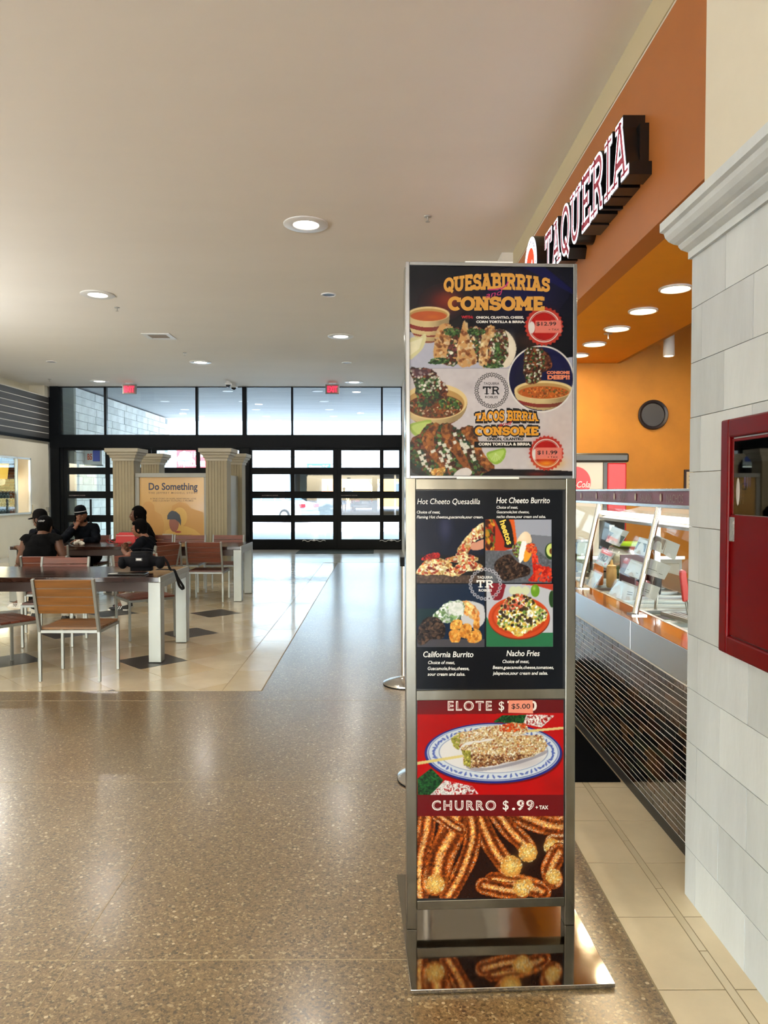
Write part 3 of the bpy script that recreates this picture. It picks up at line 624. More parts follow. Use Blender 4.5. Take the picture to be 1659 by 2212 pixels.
# banner, umbrella, lit sign outside on the left
bn = empty('banner', (at(364, 1000, Y=38).x, 39.9, 2.75), 0, 'red and white banner lettered OPEN FOR on the wall across the street', 'banner')
m = MB(); m.box(-.1, 1.5, -.03, 0, 0, 1.0); m.build('cloth', mat('banner_red', 'b01822', .6), bn)
m = MB(); put_text(m, 'OPEN FOR', lambda x, y: (.7+x, -.04, .58+y), size=.36, bold=.03, sx=.75, align='CENTER'); put_text(m, 'WORKOUTES!', lambda x, y: (.7+x, -.04, .1+y), size=.36, bold=.03, sx=.62, align='CENTER'); m.build('lettering', mat('banner_white', 'f5f5f5', .6), bn)
um = empty('patio_umbrella', (at(398, 1000, Y=30).x, 30, -.02), 0, 'pale blue patio umbrella standing in front of the red banner', 'umbrella')
MB().lathe([(.02, 3.15), (.42, 2.75), (.40, 2.73), (.02, 3.1)], n=8).build('canopy', mat('umbrella_cloth', '8ea2ae', .8), um); MB().tube((0, 0, 0), (0, 0, 3.15), .025).build('pole', alu, um); MB().lathe([(.25, 0), (.25, .06), (.03, .1)], n=16).build('base', gd, um)
ps = empty('projecting_sign', (-7.72, 19.95, 2.26), 0, 'white and blue window sign with orange letters beyond the leftmost door', 'sign')
m = MB(); m.box(-.9, 1.0, -.05, .05, -.1, .85); m.mi = 1; m.box(.1, .8, -.07, -.05, .1, .75); m.mi = 2; put_text(m, 'B5', lambda x, y: (-.5+x, -.06, .2+y), size=.5, bold=.03); m.mi = 3; m.box(-.9, 1.0, -.05, .05, -.16, -.1)
m.build('sign_panel', [mat('sign_white', 'e8eaec', .6), mat('sign_blue', '4a5fd0', .6), mat('sign_orange', 'e0582a', .6), gcol], ps); ps.scale = (.26, 1, .45)
# two people walking into the garage
def far_person(name, loc, h, shirt, pants, skin, label, lean=0):
    t = empty(name, loc, 0, label, 'person'); s = h/1.72
    def sk(pts, edges, nm, m_):
        return skin_mesh(nm, [(Vector(p)*s, r*s) for p, r in pts], edges, m_, t)
    sk([((0, 0, .93), .13), ((0, 0, 1.15), .12), ((0, 0, 1.38), .13), ((0, 0, 1.48), .055), ((0, .01, 1.62), .095), ((-.19, 0, 1.38), .05), ((-.27, 0, 1.13), .038), ((-.25, .03, .88), .03), ((.19, 0, 1.38), .05), ((.27, 0, 1.13), .038), ((.25, .03, .88), .03),
        ((-.09, 0, .85), .085), ((-.1, .06, .48), .06), ((-.1, -.04, .08), .04), ((.09, 0, .85), .085), ((.1, -.1, .5), .06), ((.1, -.22, .1), .04), ((-.1, .1, .03), .035), ((.1, -.1, .04), .035)],
       [(0, 1), (1, 2), (2, 3), (3, 4), (2, 5), (5, 6), (6, 7), (2, 8), (8, 9), (9, 10), (0, 11), (11, 12), (12, 13), (0, 14), (14, 15), (15, 16), (13, 17), (16, 18)], 'body', skin)
    sk([((0, 0, .88), .155), ((0, 0, 1.15), .15), ((0, 0, 1.36), .15), ((-.2, 0, 1.36), .07), ((-.25, 0, 1.2), .065), ((.2, 0, 1.36), .07), ((.25, 0, 1.2), .065)], [(0, 1), (1, 2), (2, 3), (3, 4), (2, 5), (5, 6)], 'shirt', shirt)
    sk([((0, 0, .9), .15), ((-.09, 0, .82), .11), ((-.1, .05, .52), .09), ((.09, 0, .82), .11), ((.1, -.08, .54), .09)], [(0, 1), (1, 2), (0, 3), (3, 4)], 'shorts', pants)
    MB().ell((0, 0, 1.655*s), (.1*s, .105*s, .09*s)).build('hair', mat('hair_dark', '17120f', .7), t, smooth=True)
# ================================================================ TABLES AND CHAIRS
top_m = mat('dark_tabletop', '2c1811', .15, var=.35, vscale=6, stretch=(.4, 6, 1), rvar=.06); apron_m = mat('dark_apron', '2a1712', .45, var=.2, vscale=5)
frame_m = mat('painted_aluminium', '858886', .42, .6, rvar=.08, vscale=20)
slat_red = mat('reddish_slat', '5c2a1a', .38, var=.3, vscale=7, stretch=(.5, 4, 6)); slat_gold = mat('golden_slat', '6e4617', .4, var=.25, vscale=7, stretch=(.5, 4, 6))
def table(loc, L, W, label):
    t = empty('dining_table', loc, 0, label, 'table', 'dark topped tables in the seating area')   # origin at right front foot, extends to -x, +y
    n = 7; w = (W-.02)/n
    for k in range(n): MB().box(-L+.02, -.02, .01+k*w+.0008, .01+(k+1)*w-.0008, .715, .757).build('top_plank', top_m, t, bevel=.002)
    MB().box(-L+.12, -.12, .03, .055, .63, .714).box(-L+.12, -.12, W-.055, W-.03, .63, .714).build('apron', apron_m, t)
    MB().box(-.11, 0, .115, W-.115, .66, .714).box(-L, -L+.11, .115, W-.115, .66, .714).box(-.018, 0, 0, W, .714, .76).box(-L, -L+.018, 0, W, .714, .76).build('end_rail', frame_m, t, bevel=.002)
    for x in (-.11, -L):
        for y in (0, W-.11): MB().box(x, x+.11, y, y+.11, 0.006, .714).build('leg', frame_m, t, bevel=.004); MB().box(x+.01, x+.1, y+.01, y+.1, 0.002, .006).build('foot', black_metal, t)
    return t
T1 = table((-1.935, 6.50, 0), 3.2, .97, 'dark wood table with silver legs nearest the camera, holding the black bag')
T2 = table((-1.90, 10.10, 0), 3.17, .9, 'dark wood table with silver legs farther back, where the people sit')
def chair(label, gold=False):
    c = empty('dining_chair', (0, 0, 0), 0, label, 'chair', 'slatted metal-framed chairs'); sm_ = slat_gold if gold else slat_red
    w, d, sh, t = .49, .44, .415, .022
    for s in (-1, 1):
        x = s*(w/2-t/2)
        MB().box(x-t/2, x+t/2, -t/2+d/2-t/2, d/2, 0.004, sh).build('leg', frame_m, c, bevel=.0015)
        MB().box(x-t/2, x+t/2, -d/2, -d/2+t, .004, sh).build('leg', frame_m, c, bevel=.0015)
        MB().bar((x, -d/2+t/2, sh-.01), (x, -d/2-.10, .832), t, .032, up=(0, 1, 0)).build('back_post', frame_m, c, bevel=.0015)
        for z in (.62, .80): pass
    MB().box(-w/2+t, w/2-t, -d/2, -d/2+t, sh-.024, sh).box(-w/2+t, w/2-t, d/2-t, d/2, sh-.024, sh).box(-w/2, -w/2+t, -d/2+t, d/2-t, sh-.024, sh).box(w/2-t, w/2, -d/2+t, d/2-t, sh-.024, sh).build('seat_frame', frame_m, c, bevel=.0015)
    for k in range(5):
        y0 = -d/2+t+.004+k*.082
        MB().box(-w/2+.012, w/2-.012, y0, y0+.077, sh+.001, sh+.019).build('seat_slat', sm_, c, bevel=.002)
    for k in range(4):
        z = .553+k*.069; f_ = lambda zz: -d/2+t/2-(zz-sh)/(.832-sh)*(.10+t/2)
        MB().bar((-w/2+t, f_(z+.033)+.004, z+.033), (w/2-t, f_(z+.033)+.004, z+.033), .066, .016, up=(0, .97, .25)).build('back_slat', sm_, c, bevel=.002)
    m = MB()
    for s in (-1, 1):
        for z in (.6, .80):
            y = -d/2+t/2-(z-sh)/(.832-sh)*.10-.016; m.tube((s*(w/2-t/2), y, z), (s*(w/2-t/2), y-.002, z), .005, n=8)
    m.build('bolt', mat('bolt_black', '15130f', .6), c)
    return c
cg = chair('golden-slatted chair with its back to the camera, nearest of all', True)
cr = chair('')
spots = [
 (cg, -2.465, 6.06, 0, None),
 (cr, -3.23, 6.285, -36.9, 'reddish-slatted chair cut off by the left photo edge, its seat at the near table corner'),
 (0, -3.24, 7.36, 184, 'reddish-slatted chair on the far side of the near table, facing the camera'),
 (0, -3.56, 8.10, 4, 'reddish-slatted chair that the person in the black sleeveless top sits on'),
 (0, -2.99, 9.55, 66, 'reddish-slatted chair turned sideways that the navy-shirted person sits on'),
 (0, -2.46, 7.73, -143, 'reddish-slatted chair behind the near table, turned toward the camera behind the bag'),
 (0, -2.375, 10.24, 0, 'reddish-slatted chair at the far table, nearest its right front leg'),
 (0, -2.93, 10.24, 1, 'reddish-slatted chair at the far table, left of the one by its leg'),
 (0, -2.36, 11.19, 180, 'reddish-slatted chair behind the far table, rightmost of that row'),
 (0, -2.95, 11.19, 181, 'reddish-slatted chair behind the far table, in front of the yellow poster'),
 (0, -3.46, 11.24, 183, 'reddish-slatted chair that the bun-haired person behind the far table sits on'),
 (0, -4.44, 11.22, 180, 'reddish-slatted chair that the person in the striped beanie sits on'),
 (0, -4.22, 9.55, 12, 'reddish-slatted chair that the cap-wearing person at the left sits on'),
]
for src, x, y, a, lab in spots:
    o = src if src else copy_tree(cr)
    if lab: o['label'] = lab
    o.location = (x, y, .002); o.rotation_euler.z = R(a)
# ================================================================ POSTER KIOSK WITH FOUR COLUMNS
bead = mat('beadboard_cream', '857b62', .6, var=.05); trimw = mat('cream_moulding', '9a9482', .55)
pk = empty('poster_kiosk', (-2.92, 12.4, 0), 0, 'cream kiosk of four beadboard columns framing a yellow poster, before the glass front', 'display kiosk')
def column(x, y, nm):
    c = MB(); W_ = .35; c.box(x+.01, x+W_-.01, y+.01, y+W_-.01, .15, 2.06).build('column_core', mat('groove_dark', '776d57', .7), pk)
    m = MB()
    for s in range(7):
        a, b = x+s*.05+.001, x+(s+1)*.05-.003; m.box(a, b, y, y+.012, .15, 2.06); m.box(a, b, y+W_-.012, y+W_, .15, 2.06)
        a, b = y+s*.05+.001, y+(s+1)*.05-.003; m.box(x, x+.012, a, b, .15, 2.06); m.box(x+W_-.012, x+W_, a, b, .15, 2.06)
    m.build('beadboard', bead, pk)
    m = MB(); c = (x+W_/2, y+W_/2); q2 = math.sqrt(2)
    m.lathe([((W_/2+e)*q2, z) for e, z in ((.015, 2.02), (.015, 2.06), (.035, 2.07), (.045, 2.11), (.07, 2.12), (.075, 2.15), (.10, 2.165), (.10, 2.225))], (0, 0, 0), 4, M=Matrix.Rotation(R(45), 4, 'Z'))
    m.v = [(a+c[0], b_+c[1], z) for a, b_, z in m.v]; m.build('capital', trimw, pk)
    MB().box(x-.012, x+W_+.012, y-.012, y+W_+.012, .0, .15).build('base_block', trimw, pk, bevel=.008)
for x, y in ((0, 0), (-1.55, 0), (-.08, 1.8), (-1.66, 1.8)): column(x, y, '')
m = MB(); X0, X1 = -1.20, 0.0; Z0, Z1 = .45, 1.815
m.box(X0, X0+.07, .05, .14, .15, Z1-.07).box(X1-.045, X1, .05, .14, .15, Z1-.07).box(X0, X1, .05, .14, Z1-.07, Z1).box(X0+.07, X1-.045, .05, .14, Z0-.07, Z0).build('poster_frame', mat('frame_grey', '8f908a', .5), pk, bevel=.006)
MB().box(X0, X1, .08, .13, 0, Z0-.07).build('base_panel', bead, pk)
MB().box(.12, .19, .35, 1.8, .15, 1.8).build('side_panel', mat('frame_grey', '8f908a', .5), pk, bevel=.006)
py0, pv0, pv1, pu0, pu1 = .08, .45, 1.745, X0+.07, X1-.045
fp = MB(); fp.box(pu0, pu1, py0, py0+.03, pv0, pv1); pst = fp.build('poster', mat('poster_ochre', 'ab8442', .35, coat=.3), pk)
px = lambda u: at(u, 1060, Y=12.48).x+2.92
pz = lambda v: at(380, v, Y=12.48).z
def flat(nm, polys, m_, y, par): 
    mb = MB()
    for i_, P in enumerate(polys): mb.quad(*[(px(a), y-.0002*i_, pz(b)) for a, b in P])
    return mb.build(nm, m_, par, recalc=False)
blob = lambda cx, cy, rx, ry, n=22: [(cx+rx*math.cos(2*math.pi*i/n), cy+ry*math.sin(2*math.pi*i/n)) for i in range(n)]
flat('backdrop', [[(307, 1098), (318, 1088), (332, 1090), (334, 1104), (348, 1112), (354, 1130), (352, 1154), (307, 1154)], blob(320, 1095, 12, 12), [(368, 1112), (372, 1092), (388, 1084), (404, 1088), (412, 1098), (438, 1106), (438, 1154), (368, 1154)]], mat('poster_dark_ochre', 'a67a3a', .4), py0-.001, pst)  # printed backdrop shapes in a darker ochre
flat('hood', [blob(388, 1117, 16, 21), [(352, 1158), (358, 1146), (372, 1140), (385, 1136), (402, 1137), (420, 1144), (432, 1154), (433, 1160)]], mat('poster_yellow', 'b8934a', .4), py0-.002, pst)
flat('face', [blob(375.5, 1130, 10.5, 19)], mat('poster_face', '7a4638', .4), py0-.003, pst)
flat('hat', [[(361, 1122), (361, 1114), (365, 1107), (371, 1103), (380, 1105), (388, 1112), (391, 1124), (390, 1136), (386, 1128), (378, 1122)]], mat('poster_navy', '27303c', .4), py0-.004, pst)
flat('collar', [blob(384, 1149, 7, 2.2)], mat('poster_red', '8c3a30', .4), py0-.004, pst)
ink = mat('poster_ink', '22263a', .5); t_ = MB()
put_text(t_, 'Do Something', lambda x, y: (px(373.5)+x, py0-.002, pz(1058)+y), size=.165, bold=.025, sx=.86, align='CENTER'); t_.build('title', ink, pst)
put = lambda s_, y_, z_, **kw: put_text(MB(), s_, lambda x, y: (px(374)+x, y_, pz(z_)+y), align='CENTER', **kw).build('small_print', mat('poster_ink_faint', '5b4628', .5), pst, recalc=False)
put('THE JEFFREY MODELL STORY', py0-.002, 1066.5, size=.042, bold=.01, sx=1.25, spacing=1.25)
put('A TRUE STORY OF HOPE, HEARTBREAK, LOVE', py0-.002, 1078.6, size=.034, bold=.01, sx=1.1); put('AND A JOURNEY TO FULFILL A PROMISE', py0-.002, 1083.2, size=.034, bold=.01, sx=1.1)
put('DIGITAL PLATFORMS EVERYWHERE', py0-.006, 1158, size=.036, bold=.01, sx=1.1)
nc = MB(); nc.box(px(351), px(374), py0-.03, py0-.02, pz(1168), pz(1153)); nc.mi = 1
for k in range(3): nc.box(px(354), px(371), py0-.031, py0-.03, pz(1158+k*4), pz(1156.7+k*4))
nc.build('notice_card', [mat('card_grey', 'a9a392', .6), ink], pst)
# ================================================================ MENU KIOSK
KP0 = at(879, 2009, Z=.016); KP1 = at(1241.6, 1999, Z=.016); KA = math.atan2(KP1.y-KP0.y, KP1.x-KP0.x); KW = (KP1.xy-KP0.xy).length
kd = Vector((math.cos(KA), math.sin(KA), 0)); kn = Vector((-kd.y, kd.x, 0)); LEAN = .0040
def kl(u, v, off=0):
    """photo pixel on the kiosk front plane -> local (x along the width, height)"""
    p = at(u, v, plane=(KP0+kn*off, kn)); d = p-KP0; z = p.z; return (d.dot(kd)+LEAN*z, z)
ko = empty('menu_kiosk', (KP0.x, KP0.y, 0), KA, 'tall stainless steel stand with three food menu posters on a mirror-polished base plate', 'menu stand')
def kbuild(mb, name, m, par=None, **kw):
    mb.v = [(x-LEAN*z, y, z) for x, y, z in mb.v]; return mb.build(name, m, par or ko, **kw)
def kbox(name, x0, x1, y0, y1, z0, z1, m, **kw): return kbuild(MB().box(x0, x1, y0, y1, z0, z1), name, m, **kw)
zk = lambda v: kl(1060, v)[1]
xk = lambda u, v: kl(u, v)[0]
pw = xk(901.5, 1500)-xk(879, 1500); KT = zk(571.5)
# base plate with a thin lip
MB().box(-.012, KW+.032, -.305, .37, .004, .016).build('base_plate', mirror_steel, ko, bevel=.0015)
MB().box(-.006, KW+.026, -.299, .364, .0, .004).build('base_pad', mat('base_rubber', '1a1815', .8), ko)
post_m = mat('satin_steel', '6b675d', .2, 1, rvar=.12, vscale=6, stretch=(1, 1, .35), var=.25)
for x0 in (0, KW-pw): kbox('post', x0, x0+pw, 0, .05, .016, KT-.01, post_m, bevel=.003)
for v0, v1 in ((1034, 1058), (1490, 1512), (1943, 1963)): kbox('crossbar', pw, KW-pw, .002, .05, zk(v1), zk(v0), post_m, bevel=.002)
kbox('crossbar', pw, KW-pw, .002, .05, KT-.04, KT-.012, post_m)
# upper light box frame
U0, U1 = xk(876, 800), xk(1242, 800)
fw = .013; zb, zt = zk(1034), KT
m = MB(); m.box(U0, U0+fw, -.022, 0, zb, zt).box(U1-fw, U1, -.022, 0, zb, zt).box(U0+fw, U1-fw, -.022, 0, zt-.012, zt).box(U0+fw, U1-fw, -.022, 0, zb, zb+.010)
kbuild(m, 'upper_frame', mat('grey_steel', '86878a', .18, 1), bevel=.0015)
kbox('upper_back', U0+.004, U1-.004, 0, .012, zb+.004, zt-.004, mat('dark_board', '1b1a1c', .5)); kbox('clip_bar', .20, .36, -.018, .012, zt, zt+.005, mat('clip_white', 'e6e4dd', .4))
kbox('clip_bar', .17, .38, -.026, -.02, zb-.001, zb+.005, mat('clip_white', 'e6e4dd', .4))

# ---- raster painter: the printed pictures, as colours on a fine grid
class Art:
    def __init__(s, x0, y0, x1, y1, nx, ny, bg, seed=1):
        s.x0, s.y0, s.x1, s.y1, s.nx, s.ny = x0, y0, x1, y1, nx, ny
        s.X, s.Y = np.meshgrid(np.linspace(x0, x1, nx), np.linspace(y0, y1, ny)); s.I = np.ones((ny, nx, 3))*np.array(bg)/255.; s.r = np.random.default_rng(seed); s.k = (x1-x0)/nx
    def _bb(s, xa, ya, xb, yb):
        g = lambda v, a, b, n: int(max(0, min(n, (v-a)/(b-a)*(n-1))))
        return slice(g(ya, s.y0, s.y1, s.ny), g(yb, s.y0, s.y1, s.ny)+2), slice(g(xa, s.x0, s.x1, s.nx), g(xb, s.x0, s.x1, s.nx)+2)
    def put(s, sl, mask, col, a=1):
        c = np.array(col)/255.; m = (mask*a)[..., None]; s.I[sl] = s.I[sl]*(1-m)+c*m
    def ell(s, cx, cy, rx, ry, col, a=1, ang=0, soft=None, clipm=None):
        q = max(rx, ry)+6; sl = s._bb(cx-q, cy-q, cx+q, cy+q); X, Y = s.X[sl]-cx, s.Y[sl]-cy
        c_, s_ = math.cos(R(ang)), math.sin(R(ang)); u, v = X*c_+Y*s_, -X*s_+Y*c_
        d = np.sqrt((u/rx)**2+(v/ry)**2); w = soft if soft is not None else s.k/min(rx, ry); m = np.clip((1-d)/w+.5, 0, 1)
        if clipm is not None: m = m*clipm[sl]
        s.put(sl, m, col, a)
    def glow(s, cx, cy, rx, ry, col, a=1, clipm=None):
        d = np.exp(-(((s.X-cx)/rx)**2+((s.Y-cy)/ry)**2))*a
        if clipm is not None: d = d*clipm
        s.put((slice(None), slice(None)), d, col)
    def mask(s, P):
        m = np.zeros(s.X.shape, bool); xs = [p[0] for p in P]; ys = [p[1] for p in P]; sl = s._bb(min(xs), min(ys), max(xs), max(ys)); X, Y = s.X[sl], s.Y[sl]; q = np.zeros(X.shape, bool)
        for i in range(len(P)):
            (xa, ya), (xb, yb) = P[i], P[(i+1) % len(P)]
            if ya == yb: continue
            q ^= ((Y > ya) != (Y > yb)) & (X < (xb-xa)*(Y-ya)/(yb-ya)+xa)
        m[sl] = q; f = m.astype(float); f[1:-1, 1:-1] = (f[1:-1, 1:-1]*4+f[:-2, 1:-1]+f[2:, 1:-1]+f[1:-1, :-2]+f[1:-1, 2:])/8; return f
    def poly(s, P, col, a=1, rough=0):
        if rough: P = s.rough(P, rough)
        m = s.mask(P); s.put((slice(None), slice(None)), m, col, a); return m
    def rough(s, P, amt, step=22):
        out = []
        for i in range(len(P)):
            a, b = np.array(P[i], float), np.array(P[(i+1) % len(P)], float); n = max(1, int(np.linalg.norm(b-a)/step))
            for k in range(n): out.append(tuple(a+(b-a)*k/n+s.r.normal(0, amt, 2)))
        return out
    def smooth(s, P, n=6):
        out = []; N = len(P)
        for i in range(N):
            p0, p1, p2, p3 = [np.array(P[(i+k-1) % N], float) for k in range(4)]
            for j in range(n): t = j/n; out.append(tuple(.5*((2*p1)+(-p0+p2)*t+(2*p0-5*p1+4*p2-p3)*t*t+(-p0+3*p1-3*p2+p3)*t**3)))
        return out
    def scatter(s, m, n, size, pal, el=2.0, a=.9, ang=None, spread=40):
        ys, xs = np.nonzero(m > .5)
        if not len(ys): return
        for i in s.r.integers(0, len(ys), int(n*1.7)):
            cx, cy = s.X[ys[i], xs[i]], s.Y[ys[i], xs[i]]; r = s.r.uniform(*size)*.78; c = pal[s.r.integers(len(pal))]; j = s.r.uniform(.8, 1.2)
            s.ell(cx+3, cy+3, r, r, [v*.35 for v in c], .35, clipm=m); s.ell(cx, cy, r*s.r.uniform(1, el), r, [min(255, v*j) for v in c], a, (s.r.uniform(0, 180) if ang is None else ang+s.r.normal(0, spread)), clipm=m)
    def noise(s, m, amt, scale):
        ny, nx = int(s.ny*s.k/scale)+3, int(s.nx*s.k/scale)+3; g = s.r.normal(0, 1, (ny, nx)); yy = (s.Y-s.y0)/scale; xx = (s.X-s.x0)/scale
        y0, x0 = yy.astype(int).clip(0, ny-2), xx.astype(int).clip(0, nx-2); fy, fx_ = yy-y0, xx-x0; v = (g[y0, x0]*(1-fy)*(1-fx_)+g[y0+1, x0]*fy*(1-fx_)+g[y0, x0+1]*(1-fy)*fx_+g[y0+1, x0+1]*fy*fx_)
        s.I = np.clip(s.I*(1+(v*amt*m)[..., None]), 0, 1)
    def mesh(s, name, fn, par, material):
        """fn(X, Y) arrays -> (x, y, z) arrays"""
        x, y, z = fn(s.X, s.Y); co = np.stack([x-LEAN*z, y, z], -1).reshape(-1, 3); nx, ny = s.nx, s.ny
        i = (np.arange(ny-1)[:, None]*nx+np.arange(nx-1)[None]).ravel(); fc = np.stack([i+nx, i+nx+1, i+1, i], -1).ravel()
        me = bpy.data.meshes.new(name); me.vertices.add(nx*ny); me.vertices.foreach_set('co', co.ravel()); me.loops.add(len(fc)); me.loops.foreach_set('vertex_index', fc)
        me.polygons.add(len(i)); me.polygons.foreach_set('loop_start', np.arange(len(i))*4); me.update(calc_edges=True)
        at_ = me.color_attributes.new('print', 'FLOAT_COLOR', 'POINT'); I = np.clip(s.I, 0, 1); L = np.where(I > .04045, ((I+.055)/1.055)**2.4, I/12.92)
        at_.data.foreach_set('color', np.concatenate([L, np.ones((ny, nx, 1))], -1).astype(np.float32).ravel()); me.materials.append(material)
        o = bpy.data.objects.new(name, me); COL.objects.link(o); o.parent = par; return o
def print_mat(name, rough=.25, emit=0, coat=.5, gain=1):
    m = bpy.data.materials.new(name); m.use_nodes = True; nb = NB(m); a = nb.add('Attribute'); a.attribute_name = 'print'
    g = nb.add('Mix', data_type='RGBA', blend_type='MULTIPLY'); g.inputs[0].default_value = 1; g.inputs[7].default_value = (gain, gain, gain, 1); nb.link(a.outputs['Color'], g.inputs[6]); nb.link(g.outputs[2], nb.b.inputs['Base Color']); nb.b.inputs['Specular IOR Level'].default_value = .12
    pass; nb.b.inputs['Roughness'].default_value = rough; nb.b.inputs['Coat Weight'].default_value = coat; nb.b.inputs['Coat Roughness'].default_value = .06
    if emit: nb.link(a.outputs['Color'], nb.b.inputs['Emission Color']); nb.b.inputs['Emission Strength'].default_value = emit
    return m
BOX = lambda a, b, c, d: [(a, b), (c, b), (c, d), (a, d)]
herb = [(60, 95, 45), (40, 70, 38), (90, 125, 70), (30, 50, 30)]; meat = [(96, 50, 34), (60, 30, 24), (130, 70, 45), (40, 22, 20)]; onion = [(225, 220, 205), (200, 200, 180)]; tort = [(205, 165, 110), (180, 130, 80), (225, 195, 150)]
def seal(A, cx, cy, r0, note):
    P = []
    for i in range(104):
        t = 2*math.pi*i/104; rr = r0*(.955+.045*math.cos(i*math.pi/2)); P.append((cx+rr*math.cos(t), cy+rr*math.sin(t)))
    A.poly(P, (176, 52, 40)); A.glow(cx-20, cy-60, r0*.6, r0*.5, (150, 20, 20), .6); A.ell(cx, cy, r0*.80, r0*.80, (235, 225, 215)); A.ell(cx, cy, r0*.755, r0*.755, (150, 34, 30)); A.ell(cx, cy, r0*.72, r0*.72, (215, 190, 180)); A.ell(cx, cy, r0*.70, r0*.70, (168, 24, 22))
    A.ell(cx-r0*.62, cy+10, r0*.16, r0*.3, (225, 220, 215)); A.poly(note, (222, 122, 108))
def bowl(A, cx, cy, rx, ry, depth, clipm=None, stripes=((.45, .56),), soup=(165, 82, 34)):
    """striped cream bowl seen slightly from above"""
    Y = (A.Y-cy)/depth; half = rx*np.sqrt(np.clip(1-np.clip(Y, 0, 1)**2.2, 0, 1)); m = ((Y > 0) & (Y < 1.02) & (np.abs(A.X-cx) < half)).astype(float)
    if clipm is not None: m *= clipm
    al = (slice(None), slice(None)); A.put(al, m, (206, 184, 134)); curve = Y-.30*(1-((A.X-cx)/rx)**2)*ry/depth*2
    for a, b in stripes: A.put(al, m*((curve > a) & (curve < b)), (128, 44, 40))
    A.put(al, m*np.clip((A.X-cx)/rx*.8, 0, .45), (90, 70, 50)); A.put(al, m*np.clip((Y-.6)*.9, 0, .4), (110, 90, 60))
    A.ell(cx, cy, rx, ry, (222, 196, 140), clipm=clipm); A.ell(cx, cy+ry*.10, rx*.91, ry*.84, (176, 140, 84), clipm=clipm); A.ell(cx, cy+ry*.26, rx*.86, ry*.66, soup, clipm=clipm)
    A.glow(cx+rx*.2, cy+ry*.4, rx*.3, ry*.25, (200, 110, 40), .5, clipm=clipm)

